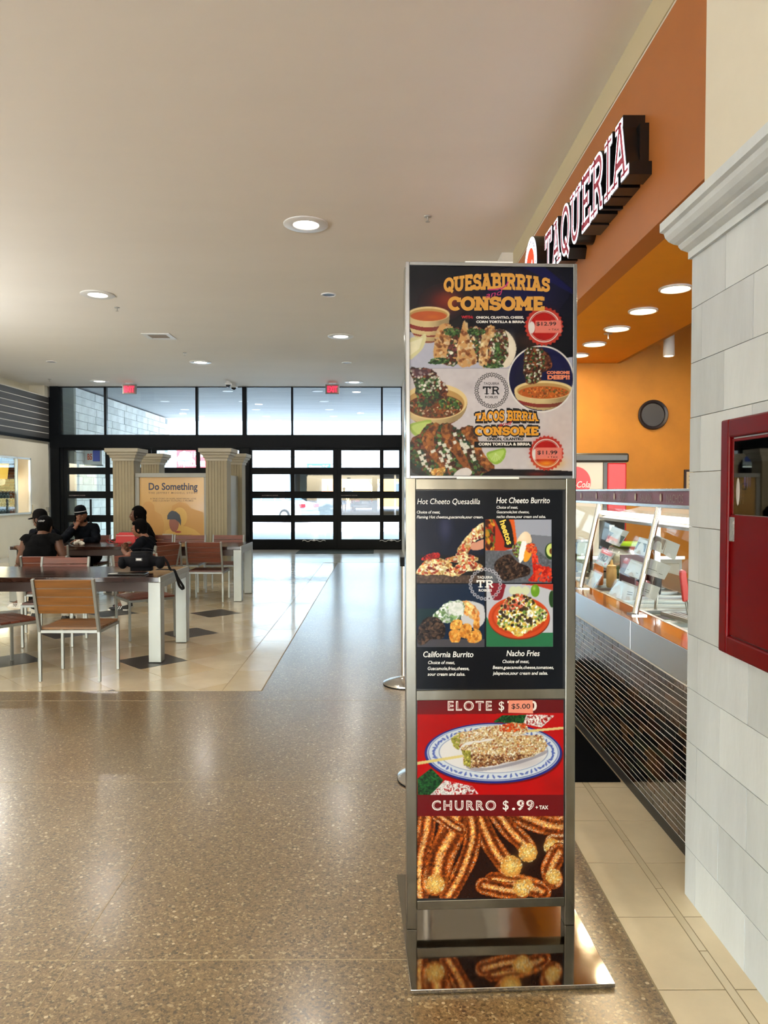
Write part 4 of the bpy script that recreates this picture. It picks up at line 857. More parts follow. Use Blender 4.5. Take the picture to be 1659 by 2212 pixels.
# ======== upper poster
def poster_one():
    A = Art(62, 68, 1590, 2055, 350, 455, (6, 8, 18), 3); al = (slice(None), slice(None))
    A.glow(1100, 330, 420, 220, (12, 12, 66), .8); A.glow(420, 400, 120, 95, (150, 60, 34), .8); A.glow(330, 430, 180, 150, (110, 20, 20), .5); A.glow(1180, 780, 160, 90, (60, 34, 24), .7)
    A.poly([(1080, 68), (1300, 68), (1590, 300), (1590, 340)], (14, 16, 70), .8)
    A.poly([(62, 690), (330, 760), (420, 960), (1050, 1000), (1590, 925), (1590, 1035), (62, 1035)], (176, 178, 196)); A.poly([(62, 1034), (1590, 1034), (1590, 2055), (62, 2055)], (196, 190, 194))
    low = (A.Y > 1034).astype(float); A.put(al, low*np.clip((A.X-700)/900*.25, 0, .25), (228, 220, 214)); A.glow(700, 1330, 300, 260, (214, 208, 212), .6, low); A.glow(1500, 1600, 200, 260, (205, 178, 168), .4, low); A.glow(640, 1200, 120, 60, (170, 164, 172), .5, low)
    top = (A.Y < 1034).astype(float)
    bowl(A, 238, 525, 195, 70, 272, stripes=((.30, .44), (.58, .64), (.78, .83)), soup=(176, 82, 40))
    A.poly(A.smooth([(62, 760), (150, 740), (205, 708), (214, 760), (180, 850), (110, 920), (62, 940)]), (212, 205, 160)); A.poly([(62, 790), (185, 745), (150, 850), (62, 915)], (232, 228, 196), .8)
    # three tacos
    T = [([(330, 650), (420, 618), (470, 660), (440, 760), (380, 980), (300, 960), (282, 850)], [(360, 700), (520, 650), (520, 800), (500, 1000), (380, 990), (300, 900)]),
         ([(560, 600), (600, 620), (620, 760), (690, 960), (600, 1015), (510, 990), (505, 850)], [(610, 660), (720, 650), (760, 760), (700, 950), (620, 960), (560, 800)]),
         ([(740, 700), (800, 630), (850, 640), (850, 720), (800, 800), (780, 1010), (715, 1000), (715, 880)], [(840, 680), (960, 690), (980, 880), (900, 1010), (760, 1000), (800, 820)])]
    A.poly(A.smooth([(850, 700), (910, 668), (990, 700), (1050, 800), (1050, 900), (1000, 1000), (930, 1020), (900, 900)]), (226, 214, 190)); A.glow(1000, 830, 40, 100, (240, 232, 214), .7)
    for tt, ff in T:
        m = A.poly(A.smooth(ff), (80, 44, 36), rough=5); A.scatter(m, 130, (5, 15), meat+[(96, 50, 60)], 2.5); A.scatter(m, 60, (5, 13), herb, 2.2); A.scatter(m, 26, (6, 15), onion+tort, 2.4)
        m = A.poly(A.smooth(tt), (196, 150, 96), rough=4); A.scatter(m, 30, (8, 22), [(150, 92, 50), (222, 190, 140), (110, 60, 34), (232, 210, 170)], 2.6, .6)
    for cx, cy, rx, ry in ((450, 690, 90, 36), (680, 690, 90, 34), (340, 960, 90, 30), (880, 880, 30, 90), (840, 1010, 100, 22), (300, 980, 70, 16)):
        m = np.clip(1.4-((A.X-cx)/rx)**2-((A.Y-cy)/ry)**2, 0, 1) > .4; A.scatter(m.astype(float), 40, (5, 12), herb, 2.6)
    # left bowl with a dipped taco
    lowc = low.copy(); bowl(A, 300, 1345, 298, 168, 235, lowc, ((.52, .58), (.72, .77), (.9, .94)), (92, 48, 26)); m = (((A.X-300)/250)**2+((A.Y-1390)/105)**2 < 1).astype(float)*(A.X > 62)
    A.scatter(m, 220, (5, 13), [(110, 52, 28), (70, 34, 22), (150, 80, 40), (60, 66, 34), (120, 60, 30), (190, 170, 140)], 2.2); A.scatter(m*(A.X > 330)*(A.Y < 1420), 40, (8, 16), herb+[(120, 140, 60)], 2)
    m = A.poly(A.smooth([(70, 1036), (250, 1040), (330, 1110), (410, 1210), (405, 1280), (320, 1330), (200, 1420), (130, 1380), (110, 1200)]), (44, 26, 22), rough=5); A.poly(A.smooth([(240, 1120), (330, 1130), (410, 1220), (404, 1275), (360, 1290)]), (120, 60, 32), rough=3)
    A.scatter(m, 120, (6, 15), meat, 2.4); A.scatter(m*(A.X < 340)*(A.Y > 1120), 90, (7, 16), herb, 2); A.scatter(m*(A.Y < 1250), 26, (9, 18), onion, 1.6); A.poly([(75, 1036), (270, 1036), (240, 1090), (120, 1120), (85, 1080)], (92, 60, 84), .5)
    # right circle
    cm_ = (((A.X-1290)**2+(A.Y-1132)**2) < 300**2).astype(float); A.ell(1290, 1132, 314, 314, (225, 222, 218)); A.ell(1290, 1132, 300, 300, (16, 18, 58)); A.glow(1100, 1100, 120, 200, (8, 8, 30), .6, cm_)
    bowl(A, 1315, 1235, 276, 88, 190, cm_, ((.42, .60),), (172, 84, 34)); m = (((A.X-1320)/230)**2+((A.Y-1258)/50)**2 < 1).astype(float)*cm_; A.scatter(m, 90, (4, 9), [(190, 100, 40), (120, 60, 28), (90, 90, 40), (210, 130, 60)], 2.5)
    m = A.poly(A.smooth([(1150, 850), (1265, 838), (1350, 890), (1392, 970), (1385, 1030), (1300, 1080), (1270, 1160), (1160, 1175), (1135, 1100), (1120, 1010)]), (72, 38, 26), rough=4); A.scatter(m, 120, (6, 14), meat+[(140, 74, 40)], 2.6, ang=70); A.scatter(m*(A.X < 1330), 46, (6, 13), herb+[(140, 160, 110)], 2); A.scatter(m*(A.X < 1300), 20, (7, 12), onion, 2)
    # big tacos at the bottom left
    A.poly(A.smooth([(62, 1560), (160, 1530), (262, 1518), (240, 1620), (160, 1680), (110, 1665), (70, 1620)]), (150, 176, 84)); A.poly(A.smooth([(80, 1575), (240, 1535), (225, 1600), (150, 1655)]), (186, 205, 120), .8)
    m = A.poly(A.smooth([(62, 1740), (150, 1640), (260, 1545), (340, 1560), (430, 1545), (500, 1600), (560, 1590), (650, 1578), (700, 1700), (760, 1850), (850, 1960), (800, 2040), (560, 2050), (200, 2055), (62, 1960)]), (66, 38, 26), rough=5)
    A.scatter(m, 420, (8, 22), meat+[(90, 56, 30)], 2.4, .8); A.scatter(m, 170, (8, 20), herb+[(30, 60, 52)], 2, .85)
    for P in ([(200, 1640), (290, 1545), (330, 1570), (290, 1680), (300, 1800), (380, 1920), (390, 2010), (330, 1940), (230, 1820), (175, 1720)], [(350, 1600), (420, 1550), (450, 1640), (520, 1740), (600, 1900), (640, 2000), (560, 1960), (470, 1840), (380, 1730)], [(540, 1620), (640, 1580), (700, 1700), (760, 1850), (850, 1960), (820, 2010), (740, 1960), (680, 1860), (640, 1750)]):
        q = A.poly(A.smooth(P), (132, 76, 38), rough=3); A.scatter(q, 36, (8, 24), [(160, 96, 46), (96, 52, 28), (182, 120, 64), (70, 36, 22)], 2.4, .6)
    for cx, cy, n in ((360, 1800, 16), (540, 1740, 14), (200, 1880, 8), (410, 1880, 10), (230, 1980, 6), (620, 1860, 6)):
        for _ in range(n): x, y = A.r.normal(cx, 44), A.r.normal(cy, 50); r_ = A.r.uniform(9, 22); A.poly([(x-r_, y-r_*.6), (x+r_*.6, y-r_), (x+r_, y+r_*.5), (x-r_*.4, y+r_)], (216, 214, 200))
    A.scatter(A.mask([(260, 1980), (400, 1960), (380, 2050), (260, 2055)]), 40, (8, 16), [(200, 150, 70), (170, 110, 50), (220, 180, 110)], 1.8)
    A.poly(A.smooth([(820, 1990), (860, 1978), (1572, 2000), (1600, 2060), (780, 2060)]), (16, 12, 20)); A.glow(1250, 2030, 100, 26, (110, 26, 20), .8); A.poly([(62, 1900), (130, 1960), (260, 2050), (62, 2055)], (14, 24, 28), .7)
    A.poly(A.smooth([(470, 2050), (520, 1985), (600, 1968), (642, 2010), (600, 2050)]), (214, 208, 206))
    A.poly(A.smooth([(780, 1830), (860, 1800), (950, 1785), (955, 1850), (920, 1910), (860, 1935), (800, 1895)]), (140, 176, 66)); A.poly(A.smooth([(800, 1840), (935, 1800), (925, 1860), (860, 1915), (815, 1885)]), (178, 206, 110), .85)
    for i in range(5): A.poly([(860, 1830), (865, 1830), (820+i*30, 1900), (815+i*30, 1900)], (214, 228, 170), .6)
    seal(A, 1318, 640, 186, [(1238, 588), (1478, 582), (1484, 700), (1230, 702)]); A.glow(1400, 1920, 120, 60, (230, 150, 40), .5); seal(A, 1340, 1830, 168, [(1240, 1775), (1488, 1775), (1488, 1885), (1236, 1888)]); A.glow(1340, 1925, 90, 30, (235, 160, 30), .8)
    # lace ring of the logo
    for i in range(22):
        t = 2*math.pi*i/22; x, y = 826+143*math.cos(t), 1240+150*math.sin(t); A.ell(x, y, 16, 16, (60, 58, 60)); A.ell(x, y, 9, 9, (196, 192, 194))
        t += math.pi/22; A.ell(826+126*math.cos(t), 1240+132*math.sin(t), 6, 6, (50, 48, 50)); A.ell(826+158*math.cos(t), 1240+165*math.sin(t), 6, 6, (90, 88, 90))
    A.poly(BOX(662, 1722, 1202, 1776), (12, 12, 14)); A.noise(np.ones(A.X.shape), .012, 30)
    return A
yP = -.016
def mapper(cal):
    """cal: crop offset/scale to photo pixels -> local coordinates by bilinear corners"""
    ox, oy, k = cal
    def fn(X, Y, y=0):
        u0, u1, v0, v1 = X.min(), X.max(), Y.min(), Y.max(); a, b, c, d = [kl(ox+u/k, oy+v/k) for u, v in ((u0, v0), (u1, v0), (u0, v1), (u1, v1))]
        s, t = (X-u0)/(u1-u0), (Y-v0)/(v1-v0); x = (a[0]*(1-s)+b[0]*s)*(1-t)+(c[0]*(1-s)+d[0]*s)*t; z = (a[1]*(1-s)+b[1]*s)*(1-t)+(c[1]*(1-s)+d[1]*s)*t
        return x, y+0*X, z
    return fn
def plotter(cal, y):
    ox, oy, k = cal
    return lambda X, Y: (kl(ox+X/k, oy+Y/k)[0]-LEAN*kl(ox+X/k, oy+Y/k)[1], y, kl(ox+X/k, oy+Y/k)[1])
C1 = (870, 560, 4.3658); C2 = (870, 1030, 4.3658); C3 = (850, 1490, 3.064)
pr1 = print_mat('printed_poster', .2, 0, .03, .62); pr2 = print_mat('lit_screen', .15, .45, .02, .35); pr3 = print_mat('printed_sheet', .25, 0, .03, .6)
A1 = poster_one(); mp = mapper(C1); P1 = A1.mesh('upper_poster', lambda X, Y: mp(X, Y, yP), ko, pr1)
gold_a = mat('print_gold', 'ae7e38', .4, spec=.1); gold_b = mat('print_orange_gold', 'b67e22', .4, spec=.1); pk_ = mat('print_pink', '9a2c5c', .4, spec=.1); wt = mat('print_white', 'bcb8b2', .4, spec=.1); bk_ = mat('print_black', '141216', .4, spec=.1); rd = mat('print_red', 'a02028', .4, spec=.1); sal = mat('print_salmon', 'b86c50', .4, spec=.1)
def textP(name, cal, y, items, m, par):
    """items: (string, x, baseline y, cap height, kwargs) in crop pixels"""
    mb = MB(); pf = plotter(cal, y)
    for s, x, yb, h, kw in items:
        kw = dict(kw); wid = kw.pop('w', None); ang = kw.pop('rot', 0); V, Fc = text_poly(s, size=h/.73, **kw)
        xs = [v[0] for v in V]; sc_ = 1 if not wid else wid/(max(xs)-min(xs)); x0 = min(xs) if wid else 0; k = len(mb.v); ca, sa = math.cos(R(ang)), math.sin(R(ang))
        for a, b in V: a = (a-x0)*sc_; mb.v.append(pf(x+a*ca+b*sa, yb-b*ca+a*sa))
        for f in Fc: mb.f.append(tuple(k+i for i in f)); mb.m.append(0)
    return mb.build(name, m, par, recalc=False)
def slabP(name, cal, y, s, x0, x1, y0, y1, m, par, t=.2, serif=.14, warp=None, grow=0):
    mb = MB(); put_slab(mb, s, plotter(cal, y), x0, x1, y0, y1, t=t+grow, serif=serif+grow, warp=warp); return mb.build(name, m, par, recalc=False)
w1 = lambda a: (298+22*(abs(a-.5)*2)**2, 232-85*math.cos((a-.5)*2.3)+0)     # arched: (baseline, top) in crop y
slabP('headline', C1, yP-.0006, 'QUESABIRRIAS', 382, 1376, 0, 0, gold_a, P1, t=.25, serif=.16, warp=w1)
slabP('headline', C1, yP-.0006, 'CONSOME', 420, 1322, 492, 368, gold_a, P1, t=.27, serif=.17)
textP('script_and', C1, yP-.0011, [('and', 775, 378, 52, dict(shear=.35, w=170, rot=-12))], pk_, P1)
mbc = MB(); e = stroke_poly([(800, 300), (860, 298), (930, 286), (970, 255), (985, 225)], 12)
for q in range(len(e)-1): mbc.quad(*[plotter(C1, yP-.0011)(p.x, p.y) for p in (e[q][0], e[q][1], e[q+1][1], e[q+1][0])])
mbc.build('chili_mark', pk_, P1, recalc=False)
textP('fine_print', C1, yP-.0006, [('ONION, CILANTRO, CHEESE,', 684, 570, 22, dict(bold=.05, w=446)), ('CORN TORTILLA & BIRRIA.', 684, 611, 22, dict(bold=.05, w=458)), ('CORN TORTILLA & BIRRIA.', 706, 1758, 25, dict(bold=.05, w=490))], wt, P1)
textP('with_word', C1, yP-.0006, [('WITH:', 546, 568, 25, dict(bold=.04, w=110))], rd, P1)
textP('dip_words', C1, yP-.0006, [('CONSOME', 1345, 1088, 26, dict(bold=.06, w=216)), ('DEEP!!', 1352, 1138, 38, dict(bold=.06, w=210))], sal, P1)
textP('price', C1, yP-.0011, [('$12.99', 1248, 636, 36, dict(bold=.015, w=186)), ('+ TAX', 1362, 683, 20, dict(w=100)), ('$11.99', 1258, 1842, 36, dict(bold=.015, w=186)), ('+ TAX', 1352, 1878, 20, dict(w=98))], bk_, P1)
slabP('logo_letters', C1, yP-.0006, 'TR', 745, 908, 1282, 1205, bk_, P1, t=.17, serif=.09)
textP('logo_words', C1, yP-.0006, [('TAQUERIA', 755, 1190, 24, dict(bold=.01, w=146)), ('ROBLES', 768, 1316, 22, dict(bold=.015, w=120))], bk_, P1)
w2_ = lambda a: (1532-4*math.cos((a-.5)*3), 1480-48*math.cos((a-.5)*2.4))
w2o = lambda a: (w2_(a)[0]+8, w2_(a)[1]-8)
slabP('heading_outline', C1, yP-.0005, 'TACOS BIRRIA', 668, 1270, 0, 0, bk_, P1, t=.25, serif=.16, warp=w2o, grow=.14)
slabP('heading', C1, yP-.0010, 'TACOS BIRRIA', 676, 1262, 0, 0, gold_b, P1, t=.23, serif=.15, warp=w2_)
slabP('heading_outline', C1, yP-.0005, 'CONSOME', 664, 1276, 1668, 1578, bk_, P1, t=.27, serif=.16, grow=.14)
slabP('heading', C1, yP-.0010, 'CONSOME', 674, 1266, 1662, 1586, gold_b, P1, t=.26, serif=.17)
textP('script_and', C1, yP-.0015, [('and', 895, 1582, 40, dict(shear=.35, w=130, rot=-8))], rd, P1)
textP('ingredients', C1, yP-.0006, [('ONION, CILANTRO', 786, 1710, 25, dict(bold=.05, w=342))], bk_, P1)

# ======== middle screen
def poster_two():
    A = Art(125, 128, 1512, 2005, 318, 430, (5, 8, 15), 5); al = (slice(None), slice(None)); M = lambda a, b, c, d: A.mask(BOX(a, b, c, d))
    A.glow(300, 300, 600, 400, (8, 18, 34), .6)
    a = A.poly(BOX(130, 400, 763, 1000), (8, 16, 34)); A.glow(400, 480, 60, 130, (46, 48, 74), .9, a); A.poly(BOX(130, 740, 763, 930), (14, 12, 16)); A.poly(BOX(130, 925, 763, 1000), (74, 58, 48)); A.noise(M(130, 925, 763, 1000), .2, 14)
    chz = [(226, 206, 150), (240, 228, 190), (206, 170, 100), (188, 70, 44), (170, 120, 60), (120, 40, 30), (236, 220, 170)]
    A.scatter(A.mask(A.smooth([(175, 780), (230, 730), (330, 712), (345, 760), (260, 785)])), 60, (7, 14), [(150, 24, 26), (190, 40, 34), (120, 16, 20)], 1.8)
    for P in ([(132, 890), (200, 800), (260, 775), (400, 785), (480, 850), (520, 930), (300, 925), (132, 920)], [(480, 870), (540, 800), (640, 780), (763, 850), (763, 880), (620, 890), (520, 930)], [(500, 740), (540, 640), (600, 560), (690, 470), (763, 430), (763, 560), (690, 600), (640, 680), (590, 730), (520, 760)], [(400, 770), (520, 740), (640, 730), (710, 780), (600, 800), (440, 800)]):
        m = A.poly(A.smooth(P), (214, 182, 122), rough=4); A.scatter(m*a, 110, (6, 17), chz, 2.3); 
    A.poly(A.smooth([(640, 640), (700, 610), (763, 590), (763, 670), (660, 690)]), (196, 136, 108)); A.poly(BOX(763, 395, 776, 1003), (5, 8, 15))
    b = A.poly(BOX(777, 402, 1405, 995), (150, 152, 160)); A.poly([(777, 690), (1060, 690), (1210, 545), (1405, 560), (1405, 995), (777, 995)], (86, 88, 92)); A.noise(M(777, 690, 1405, 995), .1, 12)
    A.poly([(1215, 545), (1405, 560), (1405, 800), (1230, 650)], (110, 112, 118)); m = A.poly([(777, 402), (1050, 402), (1076, 610), (1040, 670), (960, 695), (777, 690)], (176, 52, 24)); A.scatter(m*(A.X < 870), 60, (10, 26), [(190, 150, 40), (150, 30, 20), (90, 110, 40), (210, 90, 30), (60, 24, 16)], 2.6, .8, 80, 20); A.poly([(985, 402), (1050, 402), (1076, 610), (1030, 660)], (214, 92, 30), .9)
    A.poly(A.smooth([(870, 402), (1000, 402), (1050, 620), (1030, 665), (960, 660), (955, 600), (880, 430)]), (20, 18, 16))
    m = A.poly(A.smooth([(1100, 560), (1150, 515), (1200, 540), (1210, 620), (1080, 620)]), (224, 196, 158)); A.glow(1130, 560, 40, 50, (244, 226, 196), .7, m)
    A.scatter(A.mask(A.smooth([(1040, 640), (1120, 610), (1150, 700), (1090, 760), (1040, 720)])), 70, (6, 14), [(110, 140, 60), (140, 170, 80), (90, 60, 40)], 1.8); A.poly(A.smooth([(1120, 620), (1165, 620), (1150, 740), (1110, 810), (1090, 760)]), (232, 230, 224), rough=4)
    A.poly(A.smooth([(1160, 680), (1215, 720), (1180, 790), (1140, 790)]), (226, 150, 40)); A.scatter(A.mask(A.smooth([(1170, 640), (1240, 630), (1270, 700), (1230, 730), (1165, 690)])), 50, (7, 14), [(214, 70, 30), (232, 110, 50), (190, 50, 26)], 1.5)
    m = A.mask(A.smooth([(860, 830), (920, 760), (1010, 730), (1080, 800), (1190, 850), (1190, 920), (1060, 960), (960, 980), (900, 920)])); A.put(al, m, (46, 32, 26)); A.scatter(m, 220, (6, 14), [(66, 46, 36), (40, 26, 22), (96, 70, 52), (28, 18, 16)], 1.8)
    m = A.mask(A.smooth([(1215, 720), (1270, 740), (1290, 820), (1390, 850), (1405, 900), (1405, 985), (1290, 990), (1185, 975), (1230, 900)])); A.scatter(m, 90, (9, 17), [(200, 44, 22), (226, 70, 30), (160, 26, 18), (210, 60, 40)], 2.6)
    A.ell(1400, 700, 58, 78, (34, 56, 24), clipm=b); A.ell(1402, 690, 46, 62, (196, 206, 110), clipm=b); A.ell(1405, 700, 20, 28, (96, 56, 30), clipm=b)
    c = A.poly(BOX(135, 1010, 770, 1603), (10, 28, 50)); A.poly(BOX(135, 1530, 770, 1603), (66, 64, 68)); A.poly([(135, 1240), (330, 1240), (300, 1350), (135, 1400)], (14, 40, 44)); m = A.poly(A.smooth([(560, 1190), (640, 1170), (740, 1200), (768, 1240), (768, 1360), (700, 1420), (560, 1380)]), (186, 184, 182)); 
    m = A.poly(A.smooth([(550, 1200), (590, 1165), (680, 1220), (720, 1290), (722, 1360), (640, 1330), (570, 1280)]), (212, 140, 70), rough=3); A.scatter(m, 40, (8, 20), [(230, 170, 90), (190, 110, 50), (240, 200, 130)], 2.6, .8, 60, 20)
    m = A.poly(A.smooth([(270, 1340), (330, 1250), (420, 1180), (560, 1170), (570, 1290), (470, 1370), (330, 1370)]), (150, 168, 140), rough=5); A.scatter(m, 130, (7, 17), [(120, 150, 96), (196, 204, 190), (80, 110, 70), (220, 222, 214)], 2.2); A.poly(A.smooth([(430, 1200), (540, 1185), (575, 1270), (500, 1310), (440, 1270)]), (222, 222, 214), .8, rough=4)
    m = A.mask(A.smooth([(145, 1440), (220, 1330), (330, 1330), (400, 1420), (380, 1520), (260, 1535), (200, 1580), (145, 1570)])); A.put(al, m, (34, 26, 24)); A.scatter(m, 150, (8, 18), [(58, 44, 36), (30, 22, 20), (90, 66, 50)], 2)
    for P in ([(450, 1380), (500, 1345), (560, 1360), (540, 1430), (460, 1440)], [(440, 1460), (520, 1440), (545, 1480), (530, 1560), (450, 1550)], [(550, 1410), (600, 1380), (650, 1420), (620, 1520), (540, 1500)], [(620, 1480), (700, 1440), (740, 1480), (730, 1550), (620, 1560)], [(670, 1350), (715, 1340), (720, 1430), (670, 1440)]):
        m = A.poly(A.smooth(P, 4), (210, 140, 54), rough=2); A.scatter(m, 18, (9, 20), [(236, 180, 90), (176, 104, 36), (226, 160, 70)], 1.5, .7)
    d = A.poly(BOX(790, 1010, 1418, 1600), (176, 176, 178)); A.poly([(790, 1320), (850, 1420), (1300, 1470), (1418, 1470), (1418, 1600), (790, 1600)], (36, 100, 62)); A.poly([(1110, 1010), (1418, 1010), (1418, 1070), (1280, 1030)], (176, 52, 34)); A.poly(A.smooth([(820, 1010), (960, 1010), (960, 1060), (930, 1150), (860, 1160), (830, 1100)]), (120, 24, 34))
    for x in (1040, 1090, 1160): A.ell(x, 1070, 38, 40, (196, 200, 160))
    A.ell(1250, 1072, 42, 60, (96, 140, 30)); A.glow(1240, 1050, 14, 20, (180, 210, 90), .7); A.ell(1410, 1150, 30, 80, (30, 60, 24), clipm=d)
    A.ell(1098, 1335, 292, 200, (110, 36, 16)); A.ell(1096, 1325, 290, 198, (190, 66, 26)); A.ell(1096, 1320, 258, 170, (168, 54, 20)); A.ell(1096, 1318, 238, 150, (196, 74, 32))
    m = A.poly(A.smooth([(890, 1320), (930, 1210), (1010, 1130), (1100, 1100), (1190, 1130), (1270, 1210), (1360, 1270), (1350, 1350), (1270, 1400), (1200, 1450), (1090, 1500), (980, 1450), (900, 1400)]), (206, 180, 90), rough=6)
    A.scatter(m, 260, (8, 20), [(232, 214, 130), (216, 176, 60), (240, 232, 200), (200, 160, 60)], 1.9); A.scatter(m*(A.Y < 1420), 120, (7, 15), [(120, 150, 70), (90, 120, 50), (236, 234, 222), (60, 40, 30)], 2.2); A.scatter(m*(A.Y < 1260)*(A.X < 1150), 50, (8, 15), [(190, 70, 44), (214, 110, 80)], 1.4); A.scatter(m, 26, (12, 22), [(46, 34, 24), (60, 44, 20)], 1.5)
    for i in range(24):
        t = 2*math.pi*i/24; x, y = 778+142*math.cos(t), 1010+140*math.sin(t); A.ell(x, y, 17, 17, (190, 186, 188), .75); A.ell(x, y, 8, 8, (40, 36, 44), .8)
    return A
A2 = poster_two(); mp2 = mapper(C2); yS = .004; P2 = A2.mesh('menu_screen', lambda X, Y: mp2(X, Y, yS), ko, pr2)
kbox('screen_bezel', pw, KW-pw, yS+.001, .04, zk(1490), zk(1058), mat('screen_black', '0a0c10', .15))
wt2 = mat('screen_white', 'b4b2ad', .4, emit=.35)
D = dict(shear=.18, bold=.012)
for it_ in [('Hot Cheeto Quesadilla', 138, 258, 56, dict(D, bold=0, w=592)), ('Hot Cheeto Burrito', 884, 248, 56, dict(D, w=506)), ('California Burrito', 194, 1702, 56, dict(D, w=474)), ('Nacho Fries', 980, 1692, 56, dict(D, w=314))]: textP('dish_name', C2, yS-.0008, [it_], wt2, P2)
textP('dish_descriptions', C2, yS-.0008, [('Choice of meat,', 133, 346, 28, dict(D, w=220)), ('Flaming Hot cheetos,guacamole,sour cream.', 133, 392, 28, dict(D, w=628)), ('Choice of meat,', 887, 300, 27, dict(D, w=200)), ('Guacamole,hot cheetos,', 887, 344, 27, dict(D, w=308)), ('nacho cheese,sour cream and salsa.', 887, 388, 27, dict(D, w=464)),
   ('Choice of meat,', 240, 1768, 32, dict(D, w=252)), ('Guacamole,fries,cheese,', 236, 1824, 32, dict(D, w=392)), ('sour cream and salsa.', 236, 1878, 32, dict(D, w=354)), ('Choice of meat,', 942, 1758, 32, dict(D, w=252)), ('Beans,guacamole,cheese,tomatoes,', 850, 1814, 32, dict(D, w=576)), ('jalapenos,sour cream and salsa.', 850, 1868, 32, dict(D, w=520))], wt2, P2)
slabP('logo_letters', C2, yS-.0008, 'TR', 695, 862, 1046, 975, wt2, P2, t=.17, serif=.09)
textP('logo_words', C2, yS-.0008, [('TAQUERIA', 705, 960, 24, dict(bold=.015, w=146)), ('ROBLES', 718, 1082, 23, dict(bold=.02, w=124))], wt2, P2)
yel_ = mat('print_snack_yellow', 'b89c2a', .4, emit=.3)
textP('snack_bag_word', C2, yS-.0010, [('heetos', 915, 420, 62, dict(bold=.03, w=235, rot=72))], yel_, P2)

